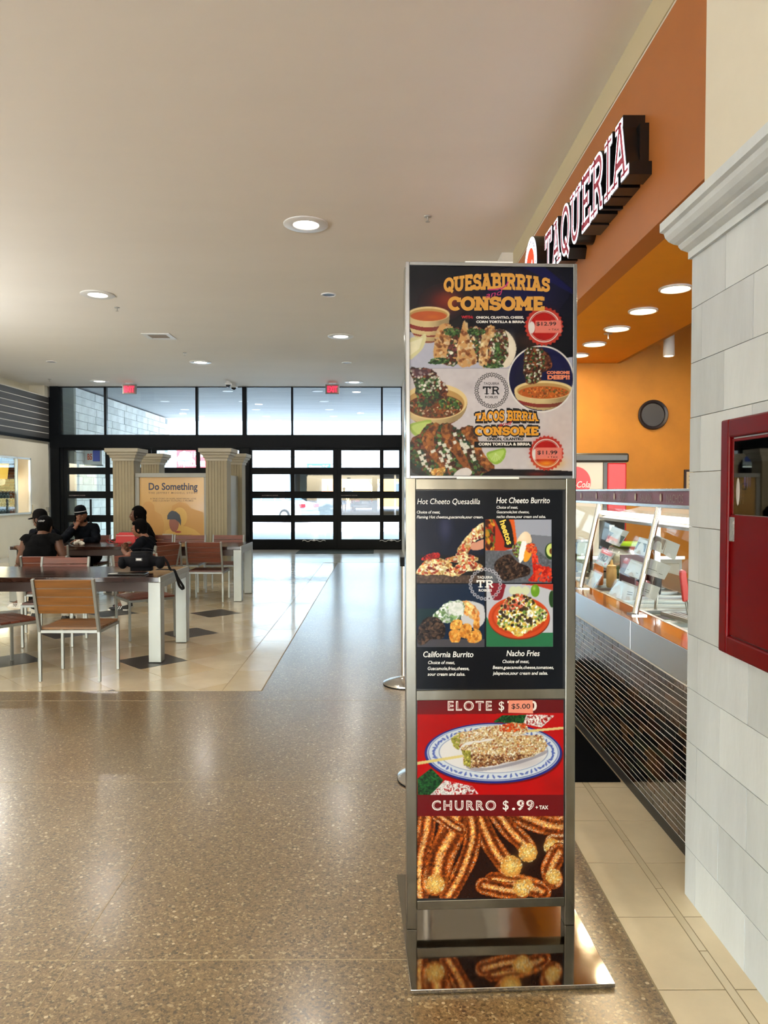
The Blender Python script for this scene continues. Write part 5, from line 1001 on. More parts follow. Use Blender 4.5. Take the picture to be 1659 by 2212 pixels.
# ======== lower poster
def poster_three():
    A = Art(158, 68, 1127, 1385, 316, 430, (176, 12, 14), 9); al = (slice(None), slice(None))
    A.poly(BOX(158, 60, 1128, 170), (96, 14, 20)); A.poly([(158, 166), (1128, 155), (1128, 695), (158, 695)], (178, 12, 14)); A.glow(400, 250, 400, 120, (150, 6, 10), .5); A.glow(1100, 640, 100, 80, (140, 10, 14), .6)
    for P, pal in (([(660, 215), (720, 172), (880, 168), (860, 226)], [(20, 70, 30), (30, 96, 44), (14, 40, 20)]), ([(860, 226), (880, 168), (1070, 170), (980, 250)], [(220, 216, 214), (160, 20, 20), (236, 232, 230)]), ([(160, 590), (250, 520), (330, 600), (250, 700), (160, 700)], [(20, 70, 30), (34, 100, 46), (10, 36, 18)]), ([(240, 700), (340, 600), (520, 640), (560, 690)], [(222, 220, 220), (150, 20, 24), (240, 236, 234)])):
        m = A.poly(P, pal[0]); A.scatter(m, 150, (3, 7), pal, 4, .95, 10, 60)
    A.ell(668, 432, 456, 198, (60, 6, 12), .6); A.ell(662, 420, 456, 200, (30, 40, 120)); A.ell(662, 417, 440, 188, (190, 204, 226)); A.ell(662, 417, 432, 183, (44, 56, 130)); A.ell(662, 416, 428, 180, (206, 214, 226))
    for i in range(64):
        t = 2*math.pi*i/64; x, y = 662+396*math.cos(t), 416+160*math.sin(t); A.ell(x, y, 15, 6, (60, 80, 160), .8, 30+i*47 % 180); A.ell(x+4, y+5, 7, 4, (90, 110, 180), .8, -40)
    A.ell(662, 412, 362, 140, (90, 110, 160)); A.ell(662, 412, 358, 137, (222, 220, 222)); A.glow(820, 480, 200, 50, (176, 170, 176), .7, (((A.X-662)/355)**2+((A.Y-412)/134)**2 < 1).astype(float))
    A.poly([(875, 268), (1128, 246), (1128, 262), (880, 284)], (216, 196, 130)); cob = [(226, 206, 170), (196, 150, 96), (236, 224, 196), (156, 84, 50), (206, 176, 120), (240, 232, 214)]
    m = A.poly(A.smooth([(392, 310), (520, 268), (740, 228), (860, 222), (888, 262), (860, 290), (700, 320), (480, 350), (430, 396), (396, 370)]), (206, 176, 128), rough=3); A.scatter(m, 420, (3, 8), cob, 1.8); A.scatter(m*(A.X > 700)*(A.Y < 280), 50, (4, 9), [(190, 60, 24), (220, 90, 30)], 1.8); A.scatter(m*(A.X < 440), 30, (5, 9), [(150, 150, 60), (180, 176, 80)], 1.5)
    A.poly(A.smooth([(480, 505), (640, 515), (900, 450), (1010, 400), (1000, 430), (800, 500), (560, 540)]), (130, 126, 140), .7)
    m = A.poly(A.smooth([(452, 380), (560, 350), (760, 310), (960, 300), (1010, 350), (1000, 400), (900, 445), (700, 490), (540, 515), (470, 500), (460, 440)]), (200, 168, 118), rough=3); A.scatter(m, 700, (3, 8), cob, 1.8); A.scatter(m*(A.Y > 430), 160, (3, 8), [(120, 66, 40), (150, 100, 60), (90, 50, 34)], 1.8, .7); A.scatter(m*(A.X < 510)*(A.Y > 400), 60, (6, 11), [(160, 156, 60), (190, 184, 90), (126, 120, 44)], 1.4)
    A.poly([(158, 478), (460, 430), (466, 446), (158, 498)], (214, 196, 128))
    A.poly(BOX(158, 836, 1128, 1385), (34, 14, 8)); keep = A.I.copy()
    def churro(P, w, end=None):
        """ridged sugared stick along a polyline, P given from far to near"""
        n = 70; pts = []; S = A.smooth(P+[P[-1]], 24)[:24*(len(P)-1)+1]; al_ = (slice(None), slice(None)); best = np.full(A.X.shape, 1e9); side = np.zeros(A.X.shape); along = np.zeros(A.X.shape)
        for i in range(0, len(S)-1, 2):
            (xa, ya), (xb, yb) = S[i], S[min(i+2, len(S)-1)]; dx, dy = xb-xa, yb-ya; L2 = dx*dx+dy*dy+1e-9; t = np.clip(((A.X-xa)*dx+(A.Y-ya)*dy)/L2, 0, 1); ex, ey = A.X-xa-dx*t, A.Y-ya-dy*t; d = np.hypot(ex, ey); sd = np.sign(dx*ey-dy*ex)*d; u = d < best; best = np.where(u, d, best); side = np.where(u, sd, side); along = np.where(u, i+t*2, along)
        m = best < w*(1+.05*np.sin(along*1.3)); q = side/w; ridge = .5+.5*np.cos(q*math.pi*2.1+.8*np.sin(along*.10)); edge = np.clip(1-q*q, 0, 1)**.5; lum = np.clip((.12+.95*ridge)*edge**1.3, 0, 1)
        c0, c1, c2 = np.array((74, 26, 8)), np.array((170, 84, 26)), np.array((232, 160, 84)); col = np.where(lum[..., None] < .5, c0+(c1-c0)*(lum[..., None]/.5), c1+(c2-c1)*((lum[..., None]-.5)/.5)); mm = m[..., None].astype(float); A.I[...] = A.I*(1-mm)+col/255.*mm
        A.noise(m.astype(float), .22, 11); A.noise(m.astype(float), .15, 5); A.scatter((m & (lum > .38)).astype(float), int(w*3.2), (1.6, 3.6), [(236, 206, 170), (250, 236, 214), (206, 140, 80)], 1.3, .7)
        if end: 
            x, y, r_ = end
            for k in range(9): t = 2*math.pi*k/9; A.ell(x+r_*.62*math.cos(t), y+r_*.62*math.sin(t), r_*.42, r_*.42, (196, 124, 46), .9)
            A.glow(x, y, r_*.75, r_*.75, (240, 200, 110), .95); m2 = (((A.X-x)**2+(A.Y-y)**2) < (r_*1.05)**2).astype(float); A.scatter(m2, 46, (3, 8), [(246, 216, 140), (226, 180, 90), (255, 240, 200)], 1.4, .6)
    churro([(230, 800), (210, 950), (180, 1150), (170, 1380)], 62); churro([(1180, 880), (1050, 900), (900, 860), (800, 800)], 70); churro([(1140, 1010), (1060, 1010)], 60, (1050, 1040, 54)); churro([(980, 1340), (860, 1290), (660, 1270)], 64, (880, 1300, 44))
    churro([(690, 820), (760, 920), (850, 1000), (890, 1060)], 62, (890, 1080, 62)); churro([(560, 830), (620, 980), (700, 1100), (760, 1180)], 66, (780, 1170, 70)); churro([(480, 850), (520, 960), (500, 1100), (440, 1220), (360, 1370)], 60)
    churro([(400, 830), (380, 950), (320, 1100), (270, 1280)], 92, (275, 1290, 62)); churro([(1100, 1080), (1040, 1180), (1060, 1260)], 66, (1060, 1240, 50)); churro([(600, 1300), (720, 1330), (850, 1330)], 58, (850, 1315, 56)); churro([(290, 830), (360, 880), (440, 920)], 40)
    A.noise((A.Y > 836).astype(float), .1, 6); up = A.Y < 837; A.I[up] = keep[up]; A.poly(BOX(158, 695, 1128, 838), (100, 14, 20)); return A
A3 = poster_three(); mp3 = mapper(C3); yT = .004; P3 = A3.mesh('lower_poster', lambda X, Y: mp3(X, Y, yT), ko, pr3)
kbox('lower_board', pw, KW-pw, yT+.001, .03, zk(1943), zk(1512), mat('screen_black', '0a0c10', .15))
def inlineP(items, par):
    """wide capitals with a dark line inside each stroke"""
    for nm, g, y, m in (('wide_letters', .0, yT-.0008, mat('print_white3', 'bdb9b4', .4, spec=.1)),):
        textP(nm, C3, y, items, m, par)
T3 = dict(bold=.035)
inlineP([('ELOTE', 360, 137, 62, dict(T3, w=292, spacing=1.3)), ('$', 698, 137, 62, dict(bold=.008, w=36)), ('7.00', 756, 137, 62, dict(T3, w=194, spacing=1.2)), ('CHURRO', 255, 798, 64, dict(T3, w=425, spacing=1.3)), ('$', 725, 796, 64, dict(bold=.008, w=38)), ('.99', 786, 796, 64, dict(T3, w=146, spacing=1.2))], P3)
textP('letter_inline', C3, yT-.0012, [('ELOTE', 366, 133, 54, dict(bold=-.018, w=280, spacing=1.45)), ('CHURRO', 262, 794, 56, dict(bold=-.018, w=412, spacing=1.4)), ('99', 836, 792, 56, dict(bold=-.018, w=92, spacing=1.3))], mat('print_maroon', '641018', .4, spec=.1), P3)
textP('tax_words', C3, yT-.0008, [('+ TAX', 942, 793, 25, dict(bold=.03, w=84))], mat('print_white3', 'bdb9b4', .4, spec=.1), P3)
mb = MB(); pf = plotter(C3, yT-.0016); mb.quad(*[pf(*p) for p in ((763, 72), (922, 70), (925, 158), (760, 153))][::-1]); sn = mb.build('price_sticker', mat('sticker_salmon', 'b86c56', .6), P3, recalc=False)
textP('sticker_price', C3, yT-.0019, [('$5.00', 782, 126, 34, dict(bold=.01, w=124))], bk_, P3)
# ================================================================ TAQUERIA SIGN
FXF = 1.49; sg = empty('sign_letters', (FXF, 6.25, 3.26), 0, 'black channel letters reading TAQUERIA with lit white outlines and red faces on the orange fascia', 'sign')
sw = mat('sign_glow', 'ffffff', .4, emit=1.5, ecol='f4f2ff'); srd = mat('sign_red', '8c3040', .5, emit=.25, ecol='a03848'); sblk = mat('sign_black', '0b0a0a', .28)
y_far, y_near, depth = 6.20, 4.14, .125
LET = []; x = 0
for ch in 'TAQUERIA':
    w, st, se = glyph(ch); LET.append((ch, x, w)); x += w+.06
TW = x-.06
def sign_pt(a, b, h): return (-h, (y_far-(y_far-y_near)*a/TW)-6.25, b*.37)
for ch, x0, w in LET:
    # far letters sit a touch higher on the wall in the photo than a flat baseline gives: none added
    body = MB(); q, _ = slab(ch, .235, 0, .16)
    for quad in q:
        P = [(x0+a, b) for a, b in quad]; body.prism(P, 0, depth, sign_pt)
    L = body.build('letter_can', sblk, sg)
    f = MB(); q, _ = slab(ch, .205, 0, .14)
    for quad in q: f.quad(*[sign_pt(x0+a, b, depth+.002) for a, b in quad])
    f.build('lit_outline', sw, L, recalc=False)
    f = MB(); q, _ = slab(ch, .11, 0, .05)
    for quad in q: f.quad(*[sign_pt(x0+a, b, depth+.004) for a, b in quad])
    f.build('letter_face', srd, L, recalc=False)
rw = MB().box(-.05, 0, y_near-6.25+.02, y_far-6.25-.02, .04, .30).build('raceway', sblk, sg)
lg = empty('round_logo', (FXF, 6.80, 3.535), 0, 'round lit logo with red centre and lace rim left of the TAQUERIA letters', 'sign')
Mx = Matrix.Rotation(R(-90), 4, 'Y')
MB().lathe([(.285, 0), (.285, .125)], n=40, M=Mx).build('logo_can', sblk, lg)
MB().lathe([(.28, .127), (1e-4, .127)], n=40, M=Mx).build('lit_rim', sw, lg, recalc=False)
m = MB()
for i in range(26):
    t = 2*math.pi*i/26; m.lathe([(.016, .129), (1e-4, .129)], (0, .235*math.cos(t), .235*math.sin(t)), 8, M=Mx)
tag(m.build('lace_dots', mat('lace_grey', '9a98b0', .5), lg, recalc=False), kind='stuff')
MB().lathe([(.185, .129), (1e-4, .129)], n=32, M=Mx).build('red_centre', mat('logo_red', 'd0401c', .5, emit=.5, ecol='e04a20'), lg, recalc=False)
m = MB(); m.quad((-.131, .12, -.14), (-.131, -.10, .06), (-.131, -.13, -.02), (-.131, -.02, -.17)); m.build('white_blade', sw, lg, recalc=False)

# ================================================================ FOOD COUNTER
CXF, CY0, CY1, CZT = 1.27, 2.80, 6.85, .87
fc = empty('food_counter', (CXF, CY0, 0), 0, 'food counter faced with dark glass mosaic under a steel band behind the stone pier', 'counter')
MB().box(.0012, .65, 0, CY1-CY0, 0, .72).build('counter_core', mat('mosaic_grout', 'f6f3ec', .6), fc)
mos = [mat('mosaic_%s' % n, c, .06, coat=.5, bump=.25, bscale=16) for n, c in (('black', '0f0e0e'), ('brown', '2c1a10'), ('umber', '3c2616'), ('char', '1a1c1c'), ('green', '25281c'), ('bronze', '4a321c'))]
mm = []
for m_ in mos:
    for L in (.052, .10, .15): mm.append((L, MB().box(0, .006, 0, L-.0045, 0, .0246).mesh('mosaic_tile', m_)))
rg = random.Random(5); farm = MB(); nt = 0; RH = .0285
rows_ = int(.665/RH)
cells = []
for r_ in range(rows_):
    y = -rg.uniform(0, .08)
    while y < CY1-CY0-.2:
        L, me = mm[rg.choice([0, 1, 1, 2])+3*rg.choice([0, 0, 1, 2, 3, 3, 4, 5])]
        if y >= 0: cells.append((y, .055+r_*RH, L, me))
        y += L
cells.sort(key=lambda c: c[0] if c[0] > .22 else 9)
for y, z, L, me in cells:
    tl = (-.0012+rg.uniform(-.0006, .0006), y, z)
    if nt < 295 and y > .22: o = link('mosaic_tile', me, fc); o.location = tl; nt += 1
    else: farm.mi = mos.index(me.materials[0]); farm.box(tl[0], .006, y, y+L-.0045, z, z+.0246)
tag(farm.build('mosaic', mos, fc), kind='stuff')
MB().box(-.004, .02, 0, CY1-CY0, 0, .05).build('kick_strip', mat('kick_black', '15130f', .5), fc)
band = mat('counter_steel', 'dbe2e6', .3, 1, rvar=.08, vscale=2)
for a, b in ((0, .9), (.904, 2.55), (2.554, 4.05)): MB().box(-.014, .012, a, b, .722, .868).build('steel_band', band, fc, bevel=.002)
MB().box(-.014, .13, 0, CY1-CY0, .868, .872).build('sill', mat('amber_laminate', 'b06a22', .12, var=.1, vscale=3, coat=.5), fc)
# food wells
wl = MB(); 
for k in range(7):
    y = .15+k*.36
    MB().box(.135, .155, y, y+.34, .84, .872).box(.63, .65, y, y+.34, .84, .872).box(.155, .63, y, y+.02, .84, .872).box(.155, .63, y+.32, y+.34, .84, .872).box(.155, .63, y+.165, y+.175, .85, .872).build('pan_rim', alu, fc)
    for j, cc in enumerate((rg.choice(['7a4a26', '8d3a20', 'c9b070', '5a3420']), rg.choice(['3f5a26', 'b9a070', 'a04a28', 'd8cfb0']))):
        h = MB(); g = 6; y0 = y+.02+j*.155; 
        for a in range(g):
            for b in range(g): pass
        h.box(.155, .63, y0, y0+.145, .80, .83); h.build('food_fill', mat('food_'+cc, cc, .7, var=.4, vscale=30, bump=.8, bscale=60), fc)
MB().box(.65, 1.05, 0, 4.05, .0, .86).build('rear_cabinet', mat('cabinet_steel', '8f8f8a', .35, .9), fc)
# sneeze guard
gd_ = empty('sneeze_guard', (1.33, 2.85, CZT+.0025), 0, 'slanted glass sneeze guard on steel posts with a maroon lettered top board', 'sneeze guard')
gx, gz = .12, .56
for y in (.1, 1.0, 2.055, 3.1, 4.15):
    p_ = MB().tube((.002, y, .008), (gx, y, gz), .016, n=16).build('post', steel, gd_, smooth=40); MB().box(-.03, .05, y-.04, y+.04, 0, .006).build('foot_plate', steel, p_)
gg = glass('guard_glass', (.96, .98, .97), .1)
for a, b in ((.1, .98), (1.02, 2.035), (2.075, 3.08), (3.12, 4.13)):
    m = MB(); M = Matrix.Identity(4); L = math.hypot(gx, gz); ang = math.atan2(gx, gz)
    Mg = Matrix.Rotation(ang, 4, 'Y'); m.box(.018, .024, a+.01, b-.01, .03, L-.02, Mg); m.build('glass_pane', gg, gd_)
mar = mat('maroon_board', '6e3540', .4)
MB().box(gx-.012, gx+.02, 0, 4.3, gz, gz+.018).box(gx-.012, gx+.02, 0, 4.3, gz+.085, gz+.098).build('board_rail', steel, gd_, bevel=.002)
bo = MB().box(gx, gx+.012, 0, 4.3, gz+.018, gz+.085).build('sign_board', mar, gd_)
m = MB(); olive = mat('board_text', '8f7f74', .5); yy = 3.56
for wd in ('TACOS', 'DRINKS', 'TORTAS', 'BURRITOS', 'COMBOS', 'SOUPS', 'SALADS', 'NACHOS'):
    put_text(m, wd, lambda x, y: (gx-.002, yy-x, gz+.028+y), size=.060, bold=-.004, sx=.86); yy -= .38
    m.lathe([(.022, .002), (1e-4, .002)], (gx, yy+.07, gz+.052), 14, sy=.6, M=Mx)
m.build('board_lettering', olive, bo, recalc=False)
m = MB(); yy = 3.56
for wd in range(8):
    yy -= .38; m.lathe([(.021, .004), (1e-4, .004)], (gx, yy+.07, gz+.052), 16, M=Mx@Matrix.Diagonal((1.0, .62, 1, 1)))
m.build('board_ovals', mat('oval_cream', 'cfc4b0', .5), bo, recalc=False)
# papers taped inside the glass
gp0 = Vector((1.33, 0, CZT)); gnrm = Vector((gz, 0, -gx)).normalized(); gp0 = gp0+gnrm*.028
pap = mat('paper_white', 'e4ecf4', .5); papb = mat('paper_blue', 'a9c8ec', .45); papr = mat('paper_red', 'e0909a', .5); papg = mat('paper_print', '5a6a72', .5); plast = mat('paper_plastic', 'c8d2d4', .15)
def paper(px_, lab, extra=()):
    pts = [at(1230+a/6.144, 1040+b/6.144, plane=(gp0, gnrm)) for a, b in px_]; c = sum(pts, Vector())/4; o = empty('menu_paper', c, 0, lab, 'paper', 'papers taped inside the sneeze guard glass')
    m = MB(); n_ = 7
    def bil(s, t, h=0):
        p = (pts[0]*(1-s)+pts[1]*s)*(1-t)+(pts[3]*(1-s)+pts[2]*s)*t; return p-c-gnrm*(.006*math.sin(s*3.1)*t+h)
    for i in range(n_):
        for j in range(n_): m.quad(*[bil(a/n_, b/n_) for a, b in ((i, j), (i+1, j), (i+1, j+1), (i, j+1))])
    m.build('sheet', pap, o, recalc=False, smooth=True)
    for nm, mt_, s0, s1, t0, t1 in extra:
        m = MB(); m.quad(*[bil(a, b, .0015) for a, b in ((s0, t0), (s1, t0), (s1, t1), (s0, t1))]); m.build(nm, mt_, o, recalc=False)
    return o, bil
paper([(570, 595), (795, 668), (665, 868), (480, 795)], 'paper with a dark printed picture taped high on the guard glass at left', [('print', papg, .03, .97, .35, .8)])
o_, bl = paper([(430, 885), (607, 960), (480, 1150), (340, 1080)], 'paper with red bands and YRO lettering taped beside the left steel post', [('band', papr, .1, .9, .05, .25), ('band', papr, .1, .9, .72, .85)])
m = MB(); put_text(m, 'YRO', lambda x, y: bl(.12+x, .68-y, .002), size=.55, bold=.03, sx=.6); m.build('lettering', mat('paper_grey_ink', '7d90a2', .5), o_, recalc=False)
paper([(290, 1175), (440, 1240), (320, 1420), (225, 1370)], 'crumpled plastic sleeve with a blue strip beside the left steel post foot', [('blue_strip', papb, .05, .95, .65, .98), ('print', plast, .05, .95, .1, .6)])
paper([(930, 735), (1055, 765), (1000, 990), (850, 940)], 'paper half hidden by the nearer steel post, dark photo in its middle', [('print', papg, .05, .95, .3, .8)])
paper([(1135, 705), (1300, 770), (1240, 960), (1085, 890)], 'greyish paper just right of the nearer steel post', [('print', mat('paper_grey', '9c9490', .5), .03, .95, .08, .75)])
paper([(1300, 770), (1470, 840), (1400, 1045), (1245, 960)], 'blank pale paper taped highest at the right of the guard')
paper([(820, 1028), (975, 1080), (920, 1300), (725, 1215)], 'pale blue paper with two faint lines left of the nearer post', [('line', papg, .1, .9, .68, .71)])
paper([(1060, 1015), (1355, 1125), (1260, 1305), (1020, 1230)], 'wide pale blue paper right of the nearer post', [('line', papg, .1, .55, .6, .63), ('line', papg, .68, .85, .7, .73)])
paper([(690, 1310), (905, 1390), (870, 1580), (700, 1575)], 'white paper low on the glass left of the nearer post', [('line', papg, .45, .8, .5, .54), ('line', papg, .45, .8, .64, .68)])
paper([(1000, 1330), (1210, 1410), (1145, 1580), (955, 1500)], 'white paper low on the glass right of the nearer post', [('line', papg, .2, .5, .5, .54), ('line', papg, .2, .5, .64, .68)])
paper([(650, 1310), (730, 1345), (690, 1560), (510, 1500)], 'clear plastic sleeve taped lowest on the glass', [('print', plast, .0, 1, .0, .8)])
# lamp bar inside the counter
lb = empty('light_hood', (1.88, 4.9, 1.30), 0, 'white sloping light hood with a bright tube hanging above the food pans', 'light fixture')
MB().box(-.20, .20, -1.9, .75, .05, .07, Matrix.Rotation(R(-14), 4, 'Y')).build('hood', mat('hood_white', 'b4b6b8', .3), lb)
MB().tube((-.20, -1.85, .055), (-.20, .7, .055), .017, n=12).build('tube', mat('tube_glow', 'ffffff', .4, emit=3), lb)
for y in (-1.7, -.5, .6): MB().box(.16, .2, y-.015, y+.015, -.43, .05).build('bracket', steel, lb)
l = bpy.data.lights.new('tube_light', 'AREA'); l.shape = 'RECTANGLE'; l.size = .1; l.size_y = 2.4; l.energy = 10; lo = bpy.data.objects.new('tube_light', l); COL.objects.link(lo); lo.parent = lb; lo.location = (-.12, -.6, .02)
# things behind the glass
TOPZ = .872
pot = empty('steel_pot', (1.86, 5.5, TOPZ+.001), 0, 'big steel pot under a lime green lid behind the sneeze guard', 'pot')
MB().lathe([(.13, 0), (.16, .03), (.17, .17), (.15, .23), (.145, .235)], n=28).build('pot_body', steel, pot, smooth=50)
ll = empty('lime_lid', (1.84, 5.44, TOPZ+.238), 0, 'lime green round tray lying on top of the steel pot', 'lid'); MB().lathe([(.10, 0), (.13, .012), (.135, .03), (.12, .028), (1e-4, .022)], n=28).build('tray', mat('lime_plastic', 'a9cf2c', .35), ll, smooth=50)
tb = empty('tablet_stand', (1.86, 5.95, TOPZ-.005), R(-20), 'black tablet screen on a stand behind the steel pot', 'tablet'); MB().box(-.08, .08, -.06, .06, 0, .012).bar((0, 0, 0), (0, .03, .28), .03, .02).build('stand', sblk, tb); MB().box(-.10, .10, -.012, .0, .18, .42, Matrix.Rotation(R(-12), 4, 'X')).build('tablet_body', sblk, tb, bevel=.008); MB().box(-.02, .02, -.016, -.012, .33, .38, Matrix.Rotation(R(-12), 4, 'X')).build('sticker', pap, tb)
def bottle(x, y, col, lab, h=.17):
    b = empty('squeeze_bottle', (x, y, TOPZ-.0), 0, lab, 'squeeze bottle', 'squeeze bottles on the counter'); MB().lathe([(.030, 0), (.034, .01), (.034, h*.68), (.028, h*.76)], n=18).build('bottle_body', mat('bottle_'+col, col, .4), b, smooth=50)
    MB().lathe([(.031, h*.76), (.031, h*.86), (.012, h*.9), (.005, h*1.1)], n=16).build('nozzle_cap', mat('bottlecap_'+col, col, .4), b, smooth=40)
bottle(1.55, 4.95, 'c9a362', 'tan squeeze bottle behind the guard glass'); bottle(1.50, 5.08, 'b8692a', 'orange squeeze bottle left of the tan one')
bottle(1.66, 5.02, 'd9c48a', 'pale cream squeeze bottle farthest from the glass', .16)
bx = empty('snack_rack', (1.62, 4.62, TOPZ), R(8), 'dark red wire rack of small wrapped packets behind the papers', 'rack'); MB().box(-.08, .08, -.10, .10, 0, .01).box(-.08, .08, .09, .10, 0, .24).box(-.08, -.07, -.1, .1, 0, .16).box(.07, .08, -.1, .1, 0, .16).build('rack_body', mat('rack_maroon', '4a1c22', .35), bx)
for k in range(6): MB().ell((-.04+(k % 2)*.08, -.06+(k//2)*.05, .03+.035*(k//2)), (.035, .03, .025), 10, 6).build('packet', mat('packet_clear', '8d5a58', .15), bx, smooth=True)
def tongs(x, y, col, lab, lean):
    t = empty('serving_tongs', (x, y, .835), 0, lab, 'tongs', 'utensils standing in the food pans'); 
    MB().bar((0, -.012, 0), (lean, -.015, .13), .012, .004).bar((0, .012, 0), (lean, .015, .13), .012, .004).build('blade', steel, t)
    MB().bar((lean, 0, .12), (lean*2.0, 0, .27), .022, .034).build('grip', mat('grip_'+col, col, .4), t, bevel=.005); MB().tube((lean*2, -.014, .27), (lean*2, .014, .27), .012, n=12).build('grip_end', mat('grip_'+col, col, .4), t)
tongs(1.58, 3.76, 'c22a20', 'red-handled tongs standing in a food pan', -.02); tongs(1.50, 4.02, '1c1a18', 'black-handled tongs standing in a food pan left of the red ones', .01); tongs(1.66, 3.62, '23252a', 'dark ladle handle leaning at the right beside the stone pier', .03)
sb = empty('steel_basket', (1.62, 3.70, .874), R(10), 'wire mesh basket lid resting on the food pans', 'basket'); m = MB()
for k in range(9): m.tube((-.14, -.12+k*.03, .01), (.14, -.12+k*.03, .01), .0015, n=5, caps=False); m.tube((-.12+k*.03, -.14, .012), (-.12+k*.03, .14, .012), .0015, n=5, caps=False)
m.box(-.145, -.14, -.145, .145, 0, .02).box(.14, .145, -.145, .145, 0, .02).box(-.145, .145, -.145, -.14, 0, .02).box(-.145, .145, .14, .145, 0, .02); tag(m.build('wire_mesh', alu, sb), kind='stuff')
gj = empty('glass_jar', (1.62, 5.9, TOPZ), 0, 'tall clear glass jar at the far left end behind the guard', 'jar'); MB().lathe([(.07, 0), (.075, .01), (.075, .22), (.065, .24)], n=24).build('jar_body', glass('jar_glass', (.8, .88, .84), 1.5), gj, smooth=50); MB().lathe([(.066, .24), (.07, .245), (.07, .262), (1e-4, .264)], n=24).build('jar_lid', alu, gj)
# back counter, drinks machine, wall tray, framed sheet
bc = empty('back_counter', (1.62, 6.9, 0), 0, 'low steel back counter under the drinks machine', 'counter'); MB().box(0, 1.2, 0, .8, .0, .88).build('cabinet_body', mat('cabinet_grey', '9a958a', .4, .4), bc); MB().box(-.01, 1.22, -.02, .81, .88, .91).build('worktop', steel, bc)
for k in range(3): MB().box(.03+k*.39, .39+k*.39, -.018, 0, .08, .84).build('cabinet_door', mat('cabinet_face', 'a8a294', .4, .3), bc, bevel=.004)
dmx, dmy = at(1200, 1000, Y=7.0).x, 7.0; X_ = lambda u: at(u, 1000, Y=7.0).x-dmx; Z_ = lambda v: at(1300, v, Y=7.0).z-.91
dk = empty('drinks_machine', (dmx, dmy, .91), 0, 'steel drinks dispenser with a black cap, red side panel and round red soda logo', 'drinks machine')
MB().box(0, X_(1352), 0, .55, 0, Z_(999)).build('machine_body', mat('machine_grey', 'b8ac98', .35, .2), dk); MB().box(-.01, X_(1357), -.04, .56, Z_(999), Z_(979)).build('top_cap', mat('cap_dark', '3a3833', .35), dk, bevel=.02)
MB().box(X_(1303), X_(1311), -.015, 0, 0, Z_(999)).build('divider', mat('cap_dark', '3a3833', .35), dk); MB().box(X_(1311), X_(1352), -.03, 0, 0, Z_(1000)).build('red_panel', mat('soda_red', 'd8121c', .35), dk, bevel=.012)
m = MB().lathe([(.15, .004), (1e-4, .004)], (X_(1242), -.0, Z_(1042)), 36, M=Matrix.Rotation(R(90), 4, 'X')); rdsk = m.build('round_logo', mat('soda_red', 'd8121c', .35), dk)
m = MB(); put_text(m, 'Coca-Cola', lambda x, y: (X_(1240)+x, -.006, Z_(1053)+y), size=.085, bold=.008, shear=.3, sx=.8, align='CENTER'); m.build('script_lettering', mat('logo_white', 'f4f0ec', .4), rdsk, recalc=False)
tr = empty('round_tray', (at(1411, 896, Y=8.36).x, 8.38, at(1411, 896, Y=8.36).z), 0, 'black round tray hung on the orange wall', 'tray')
MB().lathe([(.165, 0), (.168, .03), (.158, .042), (.135, .03), (.128, .012), (1e-4, .012)], n=48, M=Matrix.Rotation(R(90), 4, 'X')).build('tray_body', mat('tray_black', '2a282e', .35), tr, smooth=40)
fs = at(1487, 1022, Y=8.37); fo = empty('framed_certificate', (fs.x+.08, 8.38, fs.z-.12), 0, 'small dark framed certificate on the orange wall beside the stone pier', 'picture frame')
MB().box(-.13, .13, -.02, 0, -.16, .16).build('frame', mat('frame_dark', '2a1714', .4), fo, bevel=.004); MB().box(-.105, .105, -.024, -.02, -.135, .135).build('sheet', mat('cert_cream', 'd8cdb0', .5), fo)
m = MB()
for k in range(5): m.box(-.08, .08, -.026, -.024, .08-k*.045, .09-k*.045)
m.build('printed_lines', papg, fo)
# dark mat on the tiles beside the counter
tag(MB().box(.60, 1.25, 3.81, 6.6, .0025, .012).build('floor_mat', mat('rubber_black', '050506', .95, spec=.05)), 'black rubber mat lying along the foot of the mosaic counter', 'floor mat')
# fire cabinet on the pier
cab = empty('fire_cabinet', (PX, 2.458, .987), 0, 'dark red hose cabinet with a glazed upper panel set in the stone pier', 'cabinet')
cr_ = mat('cabinet_red', '5c0003', .3, spec=.1); Hc = .765; Wc = .72
MB().box(-.018, .02, -.055, 0, 0, Hc).box(-.018, .02, -Wc, -Wc+.055, 0, Hc).box(-.018, .02, -Wc+.055, -.055, 0, .06).box(-.018, .02, -Wc+.055, -.055, Hc-.06, Hc).build('frame', cr_, cab, bevel=.006)
dr = MB().box(-.010, .0, -Wc+.06, -.058, .063, .455).box(-.010, 0, -.075, -.058, .455, .70).box(-.010, 0, -Wc+.06, -Wc+.08, .455, .70).box(-.010, 0, -Wc+.08, -.075, .69, .70).build('cabinet_door', cr_, cab, bevel=.003)
MB().box(-.008, -.004, -Wc+.08, -.075, .457, .69).build('pane', glass('cabinet_glass', (.5, .56, .58), 2.2), dr)
MB().box(.002, .01, -Wc+.06, -.06, .06, .71).build('cabinet_interior', mat('cab_inside', '1c2224', .5), cab)
MB().box(-.016, -.010, -.088, -.066, .37, .448).build('latch_plate', mat('latch_grey', '8c8c88', .4, .5, bump=.9, bscale=160), dr)
m = MB().lathe([(.05, 0), (.055, .03), (.055, .10), (.03, .13), (.018, .16)], (.0, -.14, .54), 12, M=Matrix.Diagonal((.08, .35, .35, 1))); m.build('paper_tag', mat('tag_blue', '6a6ad8', .4), cab)
m = MB(); m.ell((-.0085, -.105, .53), (.0012, .012, .045), 10, 6); m.build('torn_sticker', mat('tag_grey', 'a8a4a0', .5), dr)
